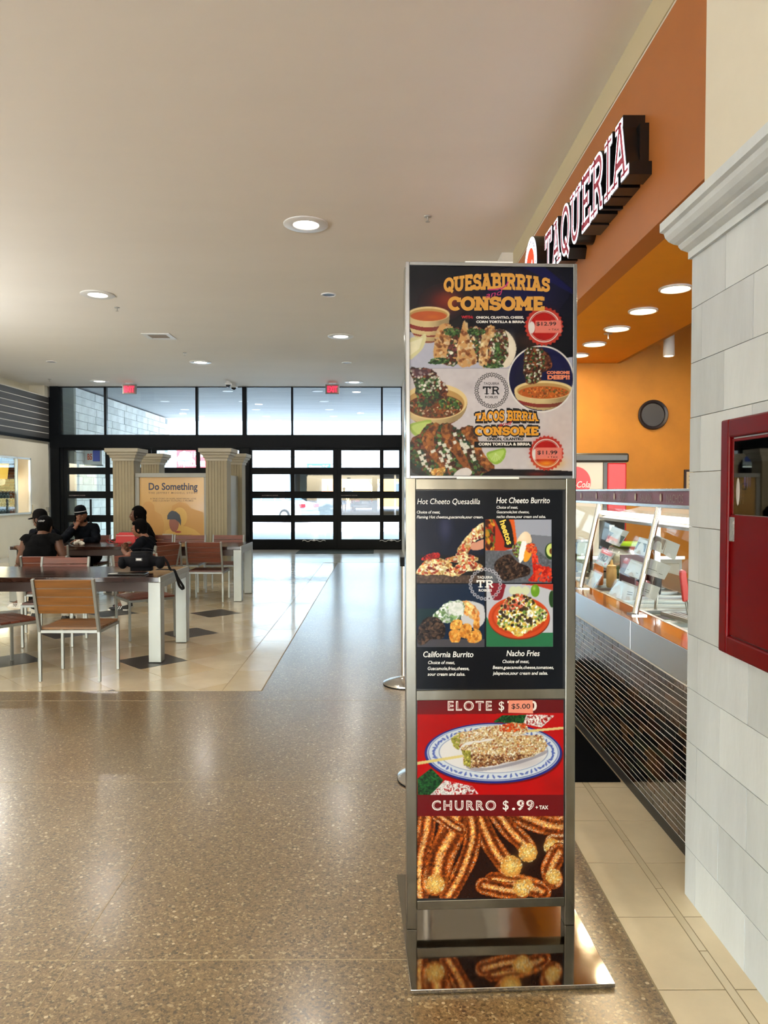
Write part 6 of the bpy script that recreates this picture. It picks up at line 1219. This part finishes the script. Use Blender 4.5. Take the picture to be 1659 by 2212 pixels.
# ================================================================ STANCHIONS
def stanchion(x, y, lab):
    s = empty('stanchion', (x, y, 0), 0, lab, 'stanchion', 'steel queue posts beside the kiosk')
    MB().lathe([(.165, 0), (.165, .008)], n=40).build('base_ring', black_metal, s); MB().lathe([(.164, .008), (.163, .018), (.14, .03), (.07, .05), (.035, .058), (.027, .07)], n=40).build('base', steel, s, smooth=50)
    MB().tube((0, 0, .06), (0, 0, .93), .0235, n=24).build('pole', steel, s, smooth=40); MB().tube((0, 0, .93), (0, 0, 1.0), .032, n=24).box(.03, .05, -.02, .02, .935, .985).build('belt_head', black_metal, s)
stanchion(.185, 5.78, 'steel queue post with a domed base, its pole half hidden by the kiosk edge'); stanchion(.252, 3.86, 'steel queue post whose base peeks out lowest behind the kiosk')
# ================================================================ PEOPLE AT THE TABLES
skinA = mat('skin_brown', '50301f', .55); skinB = mat('skin_light_brown', '6d4430', .55); blk = mat('cloth_black', '030304', .95, spec=.1); navy = mat('cloth_navy', '060910', .9, spec=.1); navy2 = mat('cloth_dark_navy', '090c13', .9, var=.5, vscale=30, spec=.1)
hairm = mat('hair_black', '040303', .95, spec=.08, bump=.5, bscale=90); sock = mat('sock_white', 'c9c8c2', .9); shoe_b = mat('shoe_black', '0d0d0f', .6); shoe_w = mat('shoe_white', 'd8d8d4', .6); eye_w = mat('eye_white', 'cfc8c0', .3); eye_d = mat('eye_dark', '120c0a', .2); lip = mat('lip', '6e3a34', .5)
def head_mesh(c, M):
    """closed head with brow, nose, chin, ears; faces local +Y"""
    m = MB(); T = Matrix.Translation(c) @ M
    b = bmesh.new(); bmesh.ops.create_icosphere(b, subdivisions=4, radius=1)
    for v in b.verts:
        x, y, z = v.co; f = max(0, y)
        X = .074*x*(1-.22*max(0, -z)); Y = .094*y; Z = .118*z
        if z < -.1: Y += .018*f*(-z)                          # jaw forward
        if z < -.45 and y < .2: Y *= .75
        Y += .012*math.exp(-((z-.12)/.13)**2)*f*(1-abs(x)**2)      # brow
        Y -= .016*math.exp(-((z+.02)/.11)**2)*f*math.exp(-((abs(x)-.38)/.18)**2)   # eye sockets
        Y += .030*math.exp(-((z+.20)/.11)**2)*math.exp(-(x/.15)**2)*(y > 0)        # nose tip
        Y += .014*math.exp(-((z+.02)/.16)**2)*math.exp(-(x/.12)**2)*(y > 0)
        Y += .008*math.exp(-((z+.50)/.07)**2)*math.exp(-(x/.30)**2)*(y > 0)        # lips
        Y += .010*math.exp(-((z+.80)/.12)**2)*math.exp(-(x/.3)**2)*(y > 0)
        v.co = T @ Vector((X, Y, Z))
    me = bpy.data.meshes.new('head'); b.to_mesh(me); b.free()
    for s in (-1, 1):
        e = MB().ell((0, 0, 0), (.012, .022, .033), 12, 8); e.v = [tuple(T @ (Vector(p)+Vector((s*.074, -.008, -.005)))) for p in e.v]; m.v += []; 
        k = len(m.v); m.v += e.v; m.f += [tuple(i+k for i in f) for f in e.f]; m.m += e.m
    return [me, m.mesh('ears', [])]
def person(name, loc, rz, label, J, skin, top, bottom, sleeves='short', pants='short', shoe=shoe_b, headrot=(0, 0, 0), stripes=False):
    """J: joint positions in the person's own frame, facing +Y"""
    t = empty(name, loc, rz, label, 'person'); V = Vector; H = V(J['head']); HM = Matrix.Rotation(headrot[2], 4, 'Z') @ Matrix.Rotation(headrot[0], 4, 'X') @ Matrix.Rotation(headrot[1], 4, 'Y')
    P = []; E = []
    def add(p, r, par=None): P.append((V(p), r)); i = len(P)-1; (E.append((par, i)) if par is not None else None); return i
    w_ = J.get('bulk', 1.0); pel = add(J['pelvis'], .135*w_); wa = add(J['waist'], .130*w_, pel); ch = add(J['chest'], .140*w_, wa); nb_ = add(J['neck'], .062, ch); nt = add(V(J['neck']).lerp(H, .5), .052, nb_); add(H+V((0, -.01, -.03)), .055, nt)
    for s in ('L', 'R'):
        sh = add(J['sh'+s], .056, ch); el = add(J['el'+s], .040, sh); wr = add(J['wr'+s], .027, el)
        d = (V(J['ha'+s])-V(J['wr'+s])).normalized(); palm = add(V(J['wr'+s])+d*.055, .024, wr)
        side = d.cross(V(J.get('pn'+s, (0, 0, 1)))).normalized(); pn = side.cross(d).normalized(); curl = J.get('curl'+s, .5); base = V(J['wr'+s])+d*.075
        for k, L in enumerate((.066, .075, .070, .055)):
            b0 = add(base+side*(.027-.018*k), .0095, palm); b1 = add(P[b0][0]+(d*(1-curl*.4)-pn*curl*.7).normalized()*L*.5, .0088, b0); add(P[b1][0]+(d*(1-curl)-pn*curl*1.2).normalized()*L*.5, .008, b1)
        tb_ = add(V(J['wr'+s])+d*.03+side*.03, .011, palm); add(P[tb_][0]+(d*.7+side*.6-pn*.2).normalized()*.045, .0095, tb_)
        hp = add(J['hip'+s], .095, pel); kn = add(J['kn'+s], .064, hp); cf = add(V(J['kn'+s]).lerp(V(J['an'+s]), .35), .056, kn); an = add(J['an'+s], .036, cf); add(J['toe'+s], .028, an)
    m = MB()
    def capsule(a, b_, ra, rb):
        a, b_ = V(a), V(b_); d = b_-a; L = d.length
        if L < 1e-5: m.ell(a, (ra, ra, ra), 10, 7); return
        rot = d.to_track_quat('Z', 'Y').to_matrix().to_4x4(); pr = [(1e-5, -ra)]+[(ra*math.sin(q), -ra*math.cos(q)) for q in (.5, 1.0, 1.57)]+[(rb*math.cos(q), L+rb*math.sin(q)) for q in (0, .55, 1.05)]+[(1e-5, L+rb)]; m.lathe(pr, tuple(a), 14, M=rot)
    for i, j in E:
        if i in (pel, wa, ch) and j in (wa, ch, nb_): continue
        capsule(P[i][0], P[j][0], P[i][1] if i not in (pel, ch) else P[j][1]*1.15, P[j][1])
    bk_w = J.get('bulk', 1.0); pv, wv, cv, nv = [V(J[k]) for k in ('pelvis', 'waist', 'chest', 'neck')]
    def tors(c, r, up):
        M_ = up.to_track_quat('Z', 'Y').to_matrix().to_4x4(); m.ell(tuple(c), r, 20, 14, M=Matrix.Identity(4) @ M_)
    up = (nv-pv).normalized(); fr_ = Matrix((V((1, 0, 0)), up.cross(V((1, 0, 0))), up)).transposed().to_4x4()
    for c, r in ((pv, (.165, .125, .13)), (pv.lerp(wv, .5), (.150, .115, .14)), (wv, (.150*bk_w, .110, .15)), (wv.lerp(cv, .55), (.160*bk_w, .115, .15)), (cv, (.155*bk_w, .112, .125)), (cv.lerp(nv, .45), (.14*bk_w, .09, .085))): m.ell(tuple(c), r, 20, 14, M=fr_)
    for s in ('L', 'R'): capsule(V(J['sh'+s]), nv-V((0, 0, .03)), .056, .055)
    tm = m.mesh('body', [skin]); bb = bmesh.new(); bb.from_mesh(tm)
    for e_ in head_mesh(H, HM): bb.from_mesh(e_)
    bmesh.ops.remove_doubles(bb, verts=bb.verts, dist=1e-6); bmesh.ops.recalc_face_normals(bb, faces=bb.faces); bb.to_mesh(tm); bb.free()
    body = link('body', tm, None); r_ = body.modifiers.new('remesh', 'REMESH'); r_.mode = 'VOXEL'; r_.voxel_size = .0075; sm = body.modifiers.new('smooth', 'SMOOTH'); sm.iterations = 3; sm.factor = .5
    dg = bpy.context.evaluated_depsgraph_get(); dg.update(); nm_ = bpy.data.meshes.new_from_object(body.evaluated_get(dg)); body.modifiers.clear(); body.data = nm_; nm_.materials.clear(); nm_.materials.append(skin); nm_.polygons.foreach_set('use_smooth', [True]*len(nm_.polygons)); body.parent = t
    # clothing: shells grown outward from the body surface over the bones they cover
    me = body.data; n = len(me.vertices); co = np.empty(n*3); me.vertices.foreach_get('co', co); co = co.reshape(-1, 3); no = np.empty(n*3); me.vertices.foreach_get('normal', no); no = no.reshape(-1, 3)
    segs = []                                              # (a, b, radius a, radius b, kind)
    def sg(a, b, ra, rb, kind): segs.append((np.array(V(a)), np.array(V(b)), ra, rb, kind))
    sg(J['pelvis'], J['waist'], .155, .15, 'hips'); sg(J['waist'], J['chest'], .15, .165, 'torso'); sg(J['chest'], J['neck'], .16, .062, 'collar'); sg(J['neck'], J['head'], .055, .08, 'head'); sg(H, H+V((0, 0, .1)), .09, .09, 'head')
    for s in ('L', 'R'):
        sg(J['chest'], J['sh'+s], .11, .056, 'torso'); sg(J['sh'+s], J['el'+s], .056, .04, 'uparm'); sg(J['el'+s], J['wr'+s], .04, .027, 'forearm'); sg(J['wr'+s], J['ha'+s], .05, .05, 'hand')
        sg(J['pelvis'], J['hip'+s], .12, .1, 'seat'); sg(J['hip'+s], J['kn'+s], .095, .064, 'thigh'); sg(J['kn'+s], J['an'+s], .064, .036, 'shin'); sg(J['an'+s], J['toe'+s], .05, .05, 'foot')
    best = np.full(n, 1e9); kd_ = np.zeros(n, int); tt_ = np.zeros(n)
    for i, (a, b, ra, rb, kind) in enumerate(segs):
        d = b-a; t_ = np.clip(((co-a)@d)/(d@d), 0, 1); dist = np.linalg.norm(co-a-t_[:, None]*d, axis=1)/(ra+(rb-ra)*t_); u = dist < best; best[u] = dist[u]; kd_[u] = i; tt_[u] = t_[u]
    kinds = np.array([q[4] for q in segs])[kd_]; idx_f = [tuple(f.vertices) for f in me.polygons]
    def shell(nm, mask, off, m_):
        wob = .004*np.sin(co[:, 0]*61+co[:, 2]*43)+.003*np.sin(co[:, 1]*77-co[:, 2]*58); q = co+no*(off+wob)[:, None] if off > .006 else co+no*off
        keep = [f for f in idx_f if all(mask[i] for i in f)]; used = sorted({i for f in keep for i in f}); mp_ = {j: k for k, j in enumerate(used)}
        ms = bpy.data.meshes.new(nm); ms.from_pydata([tuple(q[i]) for i in used], [], [tuple(mp_[i] for i in f) for f in keep]); ms.materials.append(m_); ms.polygons.foreach_set('use_smooth', [True]*len(keep)); ms.update()
        return link(nm, ms, t)
    lim = {'short': .62, 'long': 2, 'none': .02}[sleeves]
    ms_ = (kinds == 'torso') | ((kinds == 'hips') & (tt_ > .1)) | ((kinds == 'collar') & (tt_ < .95)) | ((kinds == 'uparm') & (tt_ < lim)) | ((kinds == 'forearm') & (tt_ < .93) & (sleeves == 'long')) | ((kinds == 'seat') & (co[:, 2] > V(J['pelvis']).z+.02))
    shell('shirt', ms_, .017, top)
    lp = .85 if pants == 'short' else 2
    shell('shorts' if pants == 'short' else 'trousers', ((kinds == 'hips') & (tt_ < .5)) | (kinds == 'seat') | ((kinds == 'thigh') & (tt_ < lp)) | ((kinds == 'shin') & (tt_ < .9) & (pants == 'long')), .012, bottom)
    for s in ('L', 'R'):
        a, b, k = V(J['an'+s]), V(J['toe'+s]), V(J['kn'+s]); d = (b-a); d.z = 0; d.normalize(); sd = V((-d.y, d.x, 0)); o = a-d*.05; o.z = 0
        sh_ = MB()
        prof = [(0, .035, .07), (.03, .042, .085), (.10, .043, .075), (.17, .050, .055), (.24, .045, .042), (.275, .026, .034)]
        for L, w, h in prof:
            for x_, z_ in ((-1, .0), (-1.0, .45), (-.6, 1), (.6, 1), (1.0, .45), (1, 0)): q = o+d*L+sd*x_*w; sh_.v.append((q.x, q.y, h*z_+.002))
        n = 6
        for i in range(len(prof)-1):
            for j in range(n): jj = (j+1) % n; sh_.f.append((i*n+j, i*n+jj, (i+1)*n+jj, (i+1)*n+j)); sh_.m.append(0)
        sh_.f += [tuple(range(n)), tuple((len(prof)-1)*n+j for j in range(n))]; sh_.m += [0, 0]
        so_ = sh_.build('shoe', shoe, t); MB().v
        sl_ = MB()
        for L0, L1, w in ((-.005, .13, .047), (.13, .285, .05)): 
            P4 = [o+d*L0-sd*w, o+d*L1-sd*w*.8, o+d*L1+sd*w*.8, o+d*L0+sd*w]; sl_.prism([(q.x, q.y) for q in P4], 0, .018, lambda a_, b_, h: (a_, b_, h))
        sl_.build('sole', shoe_w, so_)
        if stripes:
            q3 = MB()
            for kk in range(3):
                for sg_ in (-1, 1):
                    b0 = o+d*(.095+.028*kk)+sd*sg_*.049; q3.quad(b0+V((0, 0, .02)), b0+d*.013+V((0, 0, .02)), b0+d*(-.012)+V((0, 0, .062))-sd*sg_*.010, b0+d*(-.025)+V((0, 0, .062))-sd*sg_*.010)
            q3.build('stripe', shoe_w if shoe is shoe_b else shoe_b, so_, recalc=False)
        m = MB().tube(a+V((0, 0, -.02)), a.lerp(k, .30), .042, .052, n=14); m.build('sock', sock, t, smooth=40)
    T = Matrix.Translation(H) @ HM
    def onhead(mb, nm, m_, par=t, **kw): mb.v = [tuple(T @ V(p)) for p in mb.v]; return mb.build(nm, m_, par, **kw)
    for s in (-1, 1):
        e = onhead(MB().ell((s*.029, .079, -.003), (.0125, .008, .007), 12, 8), 'eye', eye_w, body, smooth=True); onhead(MB().ell((s*.029, .086, -.003), (.005, .003, .005), 10, 6), 'iris', eye_d, body, smooth=True)
        onhead(MB().box(s*.030-.016, s*.030+.016, .088, .095, .016, .021), 'eyebrow', hairm, body)
    onhead(MB().ell((0, .096, -.060), (.022, .006, .006), 12, 6), 'mouth', lip, body, smooth=True)
    t['_t'] = 0; del t['_t']
    return t, onhead
def sit(lean=.10, hy=0, **kw):
    J = dict(pelvis=(0, -.02, .535), waist=(0, lean*.25-.02, .70), chest=(0, lean*.7, .885), neck=(0, lean, 1.02), head=(0, lean+.05+hy, 1.145), shL=(-.148, lean*.9, .965), shR=(.148, lean*.9, .965), elL=(-.22, lean+.10, .74), elR=(.22, lean+.10, .74), wrL=(-.14, lean+.32, .79), wrR=(.14, lean+.32, .79), haL=(-.10, lean+.42, .79), haR=(.10, lean+.42, .79),
             hipL=(-.09, .02, .52), hipR=(.09, .02, .52), knL=(-.14, .42, .53), knR=(.14, .42, .53), anL=(-.14, .40, .09), anR=(.14, .40, .09), toeL=(-.14, .54, .04), toeR=(.14, .54, .04)); J.update(kw); return J
def cap(onhead, m_, par, back=False, logo=None):
    a = MB().lathe([(.094, .0), (.094, .03), (.088, .07), (.065, .105), (.03, .122), (1e-4, .125)], (0, -.002, .02), 24, sx=.88, sy=1.08); c = onhead(a, 'cap', m_, smooth=50)
    b = MB().prism([(-.07, .07), (-.05, .15), (0, .175), (.05, .15), (.07, .07)], .028, .036, lambda x, y, h: (x, y, h-.12*max(0, y-.09))); onhead(b, 'cap_brim', m_, c)
    if logo:
        k = MB(); put_text(k, logo, lambda x, y: (x, -.1035, .05+y), size=.03, bold=.02, align='CENTER'); onhead(k, 'cap_lettering', mat('cap_print', '8f9094', .6), c, recalc=False)
    return c
def hair_cap(onhead, extra=(), r=(.083, .103, .125), c=(0, -.012, .022)):
    m = MB(); m.ell(c, r, 22, 14)
    # trim the face side away
    keep = [all(not (m.v[i][1] > .052 and m.v[i][2] < .060) for i in f) for f in m.f]; m.f = [f for f, k in zip(m.f, keep) if k]; m.m = [0]*len(m.f)
    for p, q in extra: m.ell(p, q, 12, 8)
    return onhead(m, 'hair', hairm, smooth=True)
# sleeveless person seen from behind
J = sit(.14, .04, elL=(-.25, .12, .72), elR=(.25, .12, .72), wrL=(-.20, .36, .74), wrR=(.20, .36, .74), haL=(-.12, .44, .72), haR=(.12, .44, .72), shL=(-.17, .12, .96), shR=(.17, .12, .96), bulk=1.02, anL=(-.30, .62, .09), toeL=(-.33, .76, .04), knL=(-.24, .42, .53))
J['head'] = (0, .20, 1.10)
p_, oh = person('person', (-3.78, 8.16, 0), R(2), 'person in a black sleeveless top and black cap seen from behind', J, skinA, blk, blk, 'none', 'long', headrot=(R(-14), 0, 0), stripes=True)
cap(oh, blk, p_, logo='USNP'); hair_cap(oh, r=(.080, .098, .09), c=(0, -.012, .01))

# cap-wearing person at the left
J = sit(.12, .02)
p_, oh = person('person', (-4.24, 9.52, 0), R(62), 'person in a dark patterned t-shirt and black cap with its brim to the left', J, skinA, navy2, blk, 'short', 'short', headrot=(R(-6), 0, R(10)), shoe=shoe_w, stripes=True)
cap(oh, blk, p_); hair_cap(oh, r=(.080, .098, .10), c=(0, -.012, .01))
# beanie person facing the camera, chin on hand
J = sit(.20, .02, elR=(.20, .50, .80), wrR=(.06, .36, .98), haR=(.03, .33, 1.06), pnR=(0, -1, .2), curlR=.8, elL=(-.24, .34, .79), wrL=(-.05, .50, .79), haL=(.05, .52, .79))
J['head'] = (.02, .26, 1.15)
p_, oh = person('person', (-4.43, 11.28, 0), R(180), 'person in navy sweater and striped beanie facing the camera, hand at chin', J, skinB, navy, blk, 'long', 'long', headrot=(R(-6), R(6), R(8)))
bn_ = oh(MB().lathe([(.092, .0), (.094, .05), (.09, .052), (.088, .08), (.07, .115), (.035, .132), (1e-4, .136)], (0, -.004, .025), 26, sx=.92, sy=1.1), 'beanie', mat('beanie_navy', '06080d', .95, spec=.1, bump=.4, bscale=120), smooth=40)
oh(MB().lathe([(.0955, .038), (.0955, .046)], (0, -.004, .025), 26, sx=.92, sy=1.1), 'beanie_stripe', mat('beanie_stripe', 'b9babc', .9), bn_)
hc = MB(); rh = random.Random(2)
for k in range(44):
    a = rh.uniform(.55, 2*math.pi-.55)+math.pi/2; z = rh.uniform(-.085, .02); hc.ell((.088*math.cos(a), .088*math.sin(a)-.01, z), (.018, .018, .02), 8, 5)
tag(oh(hc, 'curly_hair', hairm, smooth=True), kind='stuff')
# profile person in the dark tee, turned left on the chair
J = sit(.08, .03, elR=(.20, .26, .765), elL=(-.20, .24, .77), wrR=(.07, .38, .86), haR=(.02, .36, .95), wrL=(-.06, .38, .85), haL=(-.01, .37, .94), pnR=(-.5, .8, 0), pnL=(.5, .8, 0), curlR=1.0, curlL=1.0, knL=(-.12, .46, .60), knR=(.14, .42, .56), anL=(-.10, .34, .09), toeL=(-.10, .48, .04))
p_, oh = person('person', (-2.94, 9.46, 0), R(84), 'person in a navy t-shirt and shorts in profile, turned left with raised hands', J, skinB, navy, blk, 'short', 'short', headrot=(R(-4), 0, R(6)), stripes=True)
p_.scale = (.9, .9, .9); hair_cap(oh, (((0, -.06, -.03), (.07, .05, .07)), ((0, .045, .085), (.07, .05, .035))), r=(.088, .108, .122), c=(0, -.016, .03))
# long-haired profile person behind the table
J = sit(.10, .02)
p_, oh = person('person', (-3.52, 11.26, 0), R(96), 'person with long dark hair in profile behind the table, beside the yellow poster', J, skinA, blk, blk, 'long', 'long', headrot=(0, 0, R(4)))
hair_cap(oh, (((0, -.085, -.03), (.075, .05, .10)), ((0, -.09, -.12), (.08, .05, .09)), ((0, -.09, .04), (.06, .05, .06))), r=(.090, .112, .128), c=(0, -.018, .024))
# ================================================================ THINGS ON THE TABLES
TT = .7605
bg = empty('camera_bag', (-2.235, 6.93, TT+.012), R(3), 'black padded camera bag with a white label standing on the near table', 'bag'); bl_ = mat('bag_black', '05060d', .8, spec=.2, bump=.15, bscale=70)
b = bmesh.new(); bmesh.ops.create_cube(b, size=1)
bmesh.ops.bevel(b, geom=b.edges[:], offset=.27, segments=5, affect='EDGES')
for v in b.verts: x, y, z = v.co; v.co = (x*.41*(1-.10*max(0, z)), y*.20, (z+.5)*.175)
me = bpy.data.meshes.new('bag_body'); b.to_mesh(me); b.free(); me.materials.append(bl_); me.polygons.foreach_set('use_smooth', [True]*len(me.polygons)); link('bag_body', me, bg)
for s in (-1, 1): MB().ell((s*.172, -.01, .075), (.042, .070, .058), 14, 10).build('side_pocket', bl_, bg, smooth=True)
MB().box(-.022, .022, -.106, -.100, .105, .122).build('white_label', mat('label_white', 'c9c9cc', .5), bg); MB().box(-.03, .03, -.104, -.1, .10, .127).build('label_patch', sblk, bg)
m = MB()
for s in ((-.185, .17, .175), (-.19, .12, .165)): pass
def strap(pts, w, th, nm, m_, par, side=(0, 1, 0)):
    P = [Vector(p) for p in pts]; S = []
    for i in range(len(P)-1):
        p0, p1, p2, p3 = P[max(i-1, 0)], P[i], P[i+1], P[min(i+2, len(P)-1)]
        for j in range(6): t = j/6; S.append(.5*((2*p1)+(-p0+p2)*t+(2*p0-5*p1+4*p2-p3)*t*t+(-p0+3*p1-3*p2+p3)*t**3))
    S.append(P[-1]); m = MB(); sd = Vector(side).normalized()
    for i, p in enumerate(S):
        d = (S[min(i+1, len(S)-1)]-S[max(i-1, 0)]).normalized(); n_ = d.cross(sd).normalized()
        for a_, b_ in ((-1, -1), (1, -1), (1, 1), (-1, 1)): m.v.append(tuple(p+sd*a_*w/2+n_*b_*th/2))
    for i in range(len(S)-1):
        for j in range(4): jj = (j+1) % 4; m.f.append((i*4+j, i*4+jj, i*4+4+jj, i*4+4+j)); m.m.append(0)
    return m.build(nm, m_, par, smooth=60)
strap([(.19, .0, .13), (.235, -.01, .08), (.27, -.03, .01), (.31, -.05, .004), (.345, -.07, -.06), (.395, -.08, -.14), (.39, -.05, -.175), (.35, -.03, -.14), (.325, -.02, -.06), (.30, -.01, .004), (.24, .02, .006), (.12, .07, .004)], .034, .003, 'shoulder_strap', bl_, bg, side=(.35, .9, .15))
strap([(-.12, 0, .18), (-.06, 0, .205), (.06, 0, .205), (.12, 0, .18)], .022, .004, 'carry_handle', bl_, bg)
ph = empty('phone', (-2.33, 6.72, TT), R(4), 'black tablet lying under the camera bag on the near table', 'tablet'); MB().box(-.13, .2, -.07, .10, 0, .011).build('tablet_case', sblk, ph, bevel=.004); MB().box(-.125, -.05, -.06, -.01, .011, .013).build('bright_corner', shoe_w, ph)
rb = empty('cooler_bag', (-3.60, 10.60, TT), 0, 'red zipped lunch bag on the far table in front of the long-haired person', 'bag'); rdm = mat('bag_red', 'b0121a', .5)
b = bmesh.new(); bmesh.ops.create_cube(b, size=1); bmesh.ops.bevel(b, geom=b.edges[:], offset=.12, segments=3, affect='EDGES')
for v in b.verts: x, y, z = v.co; v.co = (x*.34*(1-.12*(z+.5)), y*.22*(1-.3*max(0, z)), (z+.5)*.165)
me = bpy.data.meshes.new('bag_body'); b.to_mesh(me); b.free(); me.materials.append(rdm); link('bag_body', me, rb)
MB().box(-.15, .15, -.112, -.108, .118, .124).build('white_piping', shoe_w, rb); MB().box(-.1, .1, -.07, .05, .163, .172).build('top_panel', mat('bag_grey', '5a4440', .6), rb, bevel=.004)
strap([(-.15, -.02, .02), (-.22, -.05, .035), (-.27, -.06, .07), (-.30, -.06, .05), (-.25, -.07, .012), (-.15, -.08, .012)], .03, .003, 'strap', rdm, rb)
ti = empty('crumpled_napkin', (-4.22, 10.35, TT), 0, 'white crumpled napkins on the far table before the beanie person', 'napkin'); rt = random.Random(4)
b = bmesh.new(); 
for c_ in ((-.035, 0, .028), (.03, .01, .03), (0, .0, .05), (.055, -.01, .018)):
    g_ = bmesh.ops.create_icosphere(b, subdivisions=2, radius=.032)
    for v in g_['verts']: v.co = Vector(c_)+v.co*rt.uniform(.7, 1.15); v.co.z = max(0, v.co.z)
me = bpy.data.meshes.new('napkin'); b.to_mesh(me); b.free(); me.materials.append(mat('napkin_white', 'd6d2c8', .9)); link('napkin_ball', me, ti)
sk1 = mat('skin_tan', '6a4632', .6)
far_person('person', (at(743, 1108, Z=0).x, at(743, 1108, Z=0).y, 0), 1.72, mat('shirt_navy_far', '0e141c', .8), mat('shorts_blue_far', '234a78', .8), sk1, 'person in a dark top and blue shorts walking into the garage')
far_person('person', (at(760.5, 1107, Z=0).x, at(760.5, 1107, Z=0).y, 0), 1.22, mat('shirt_red_far', '8c1420', .8), mat('shorts_grey_far', '5f656c', .8), sk1, 'child in a red shirt and grey shorts walking into the garage')
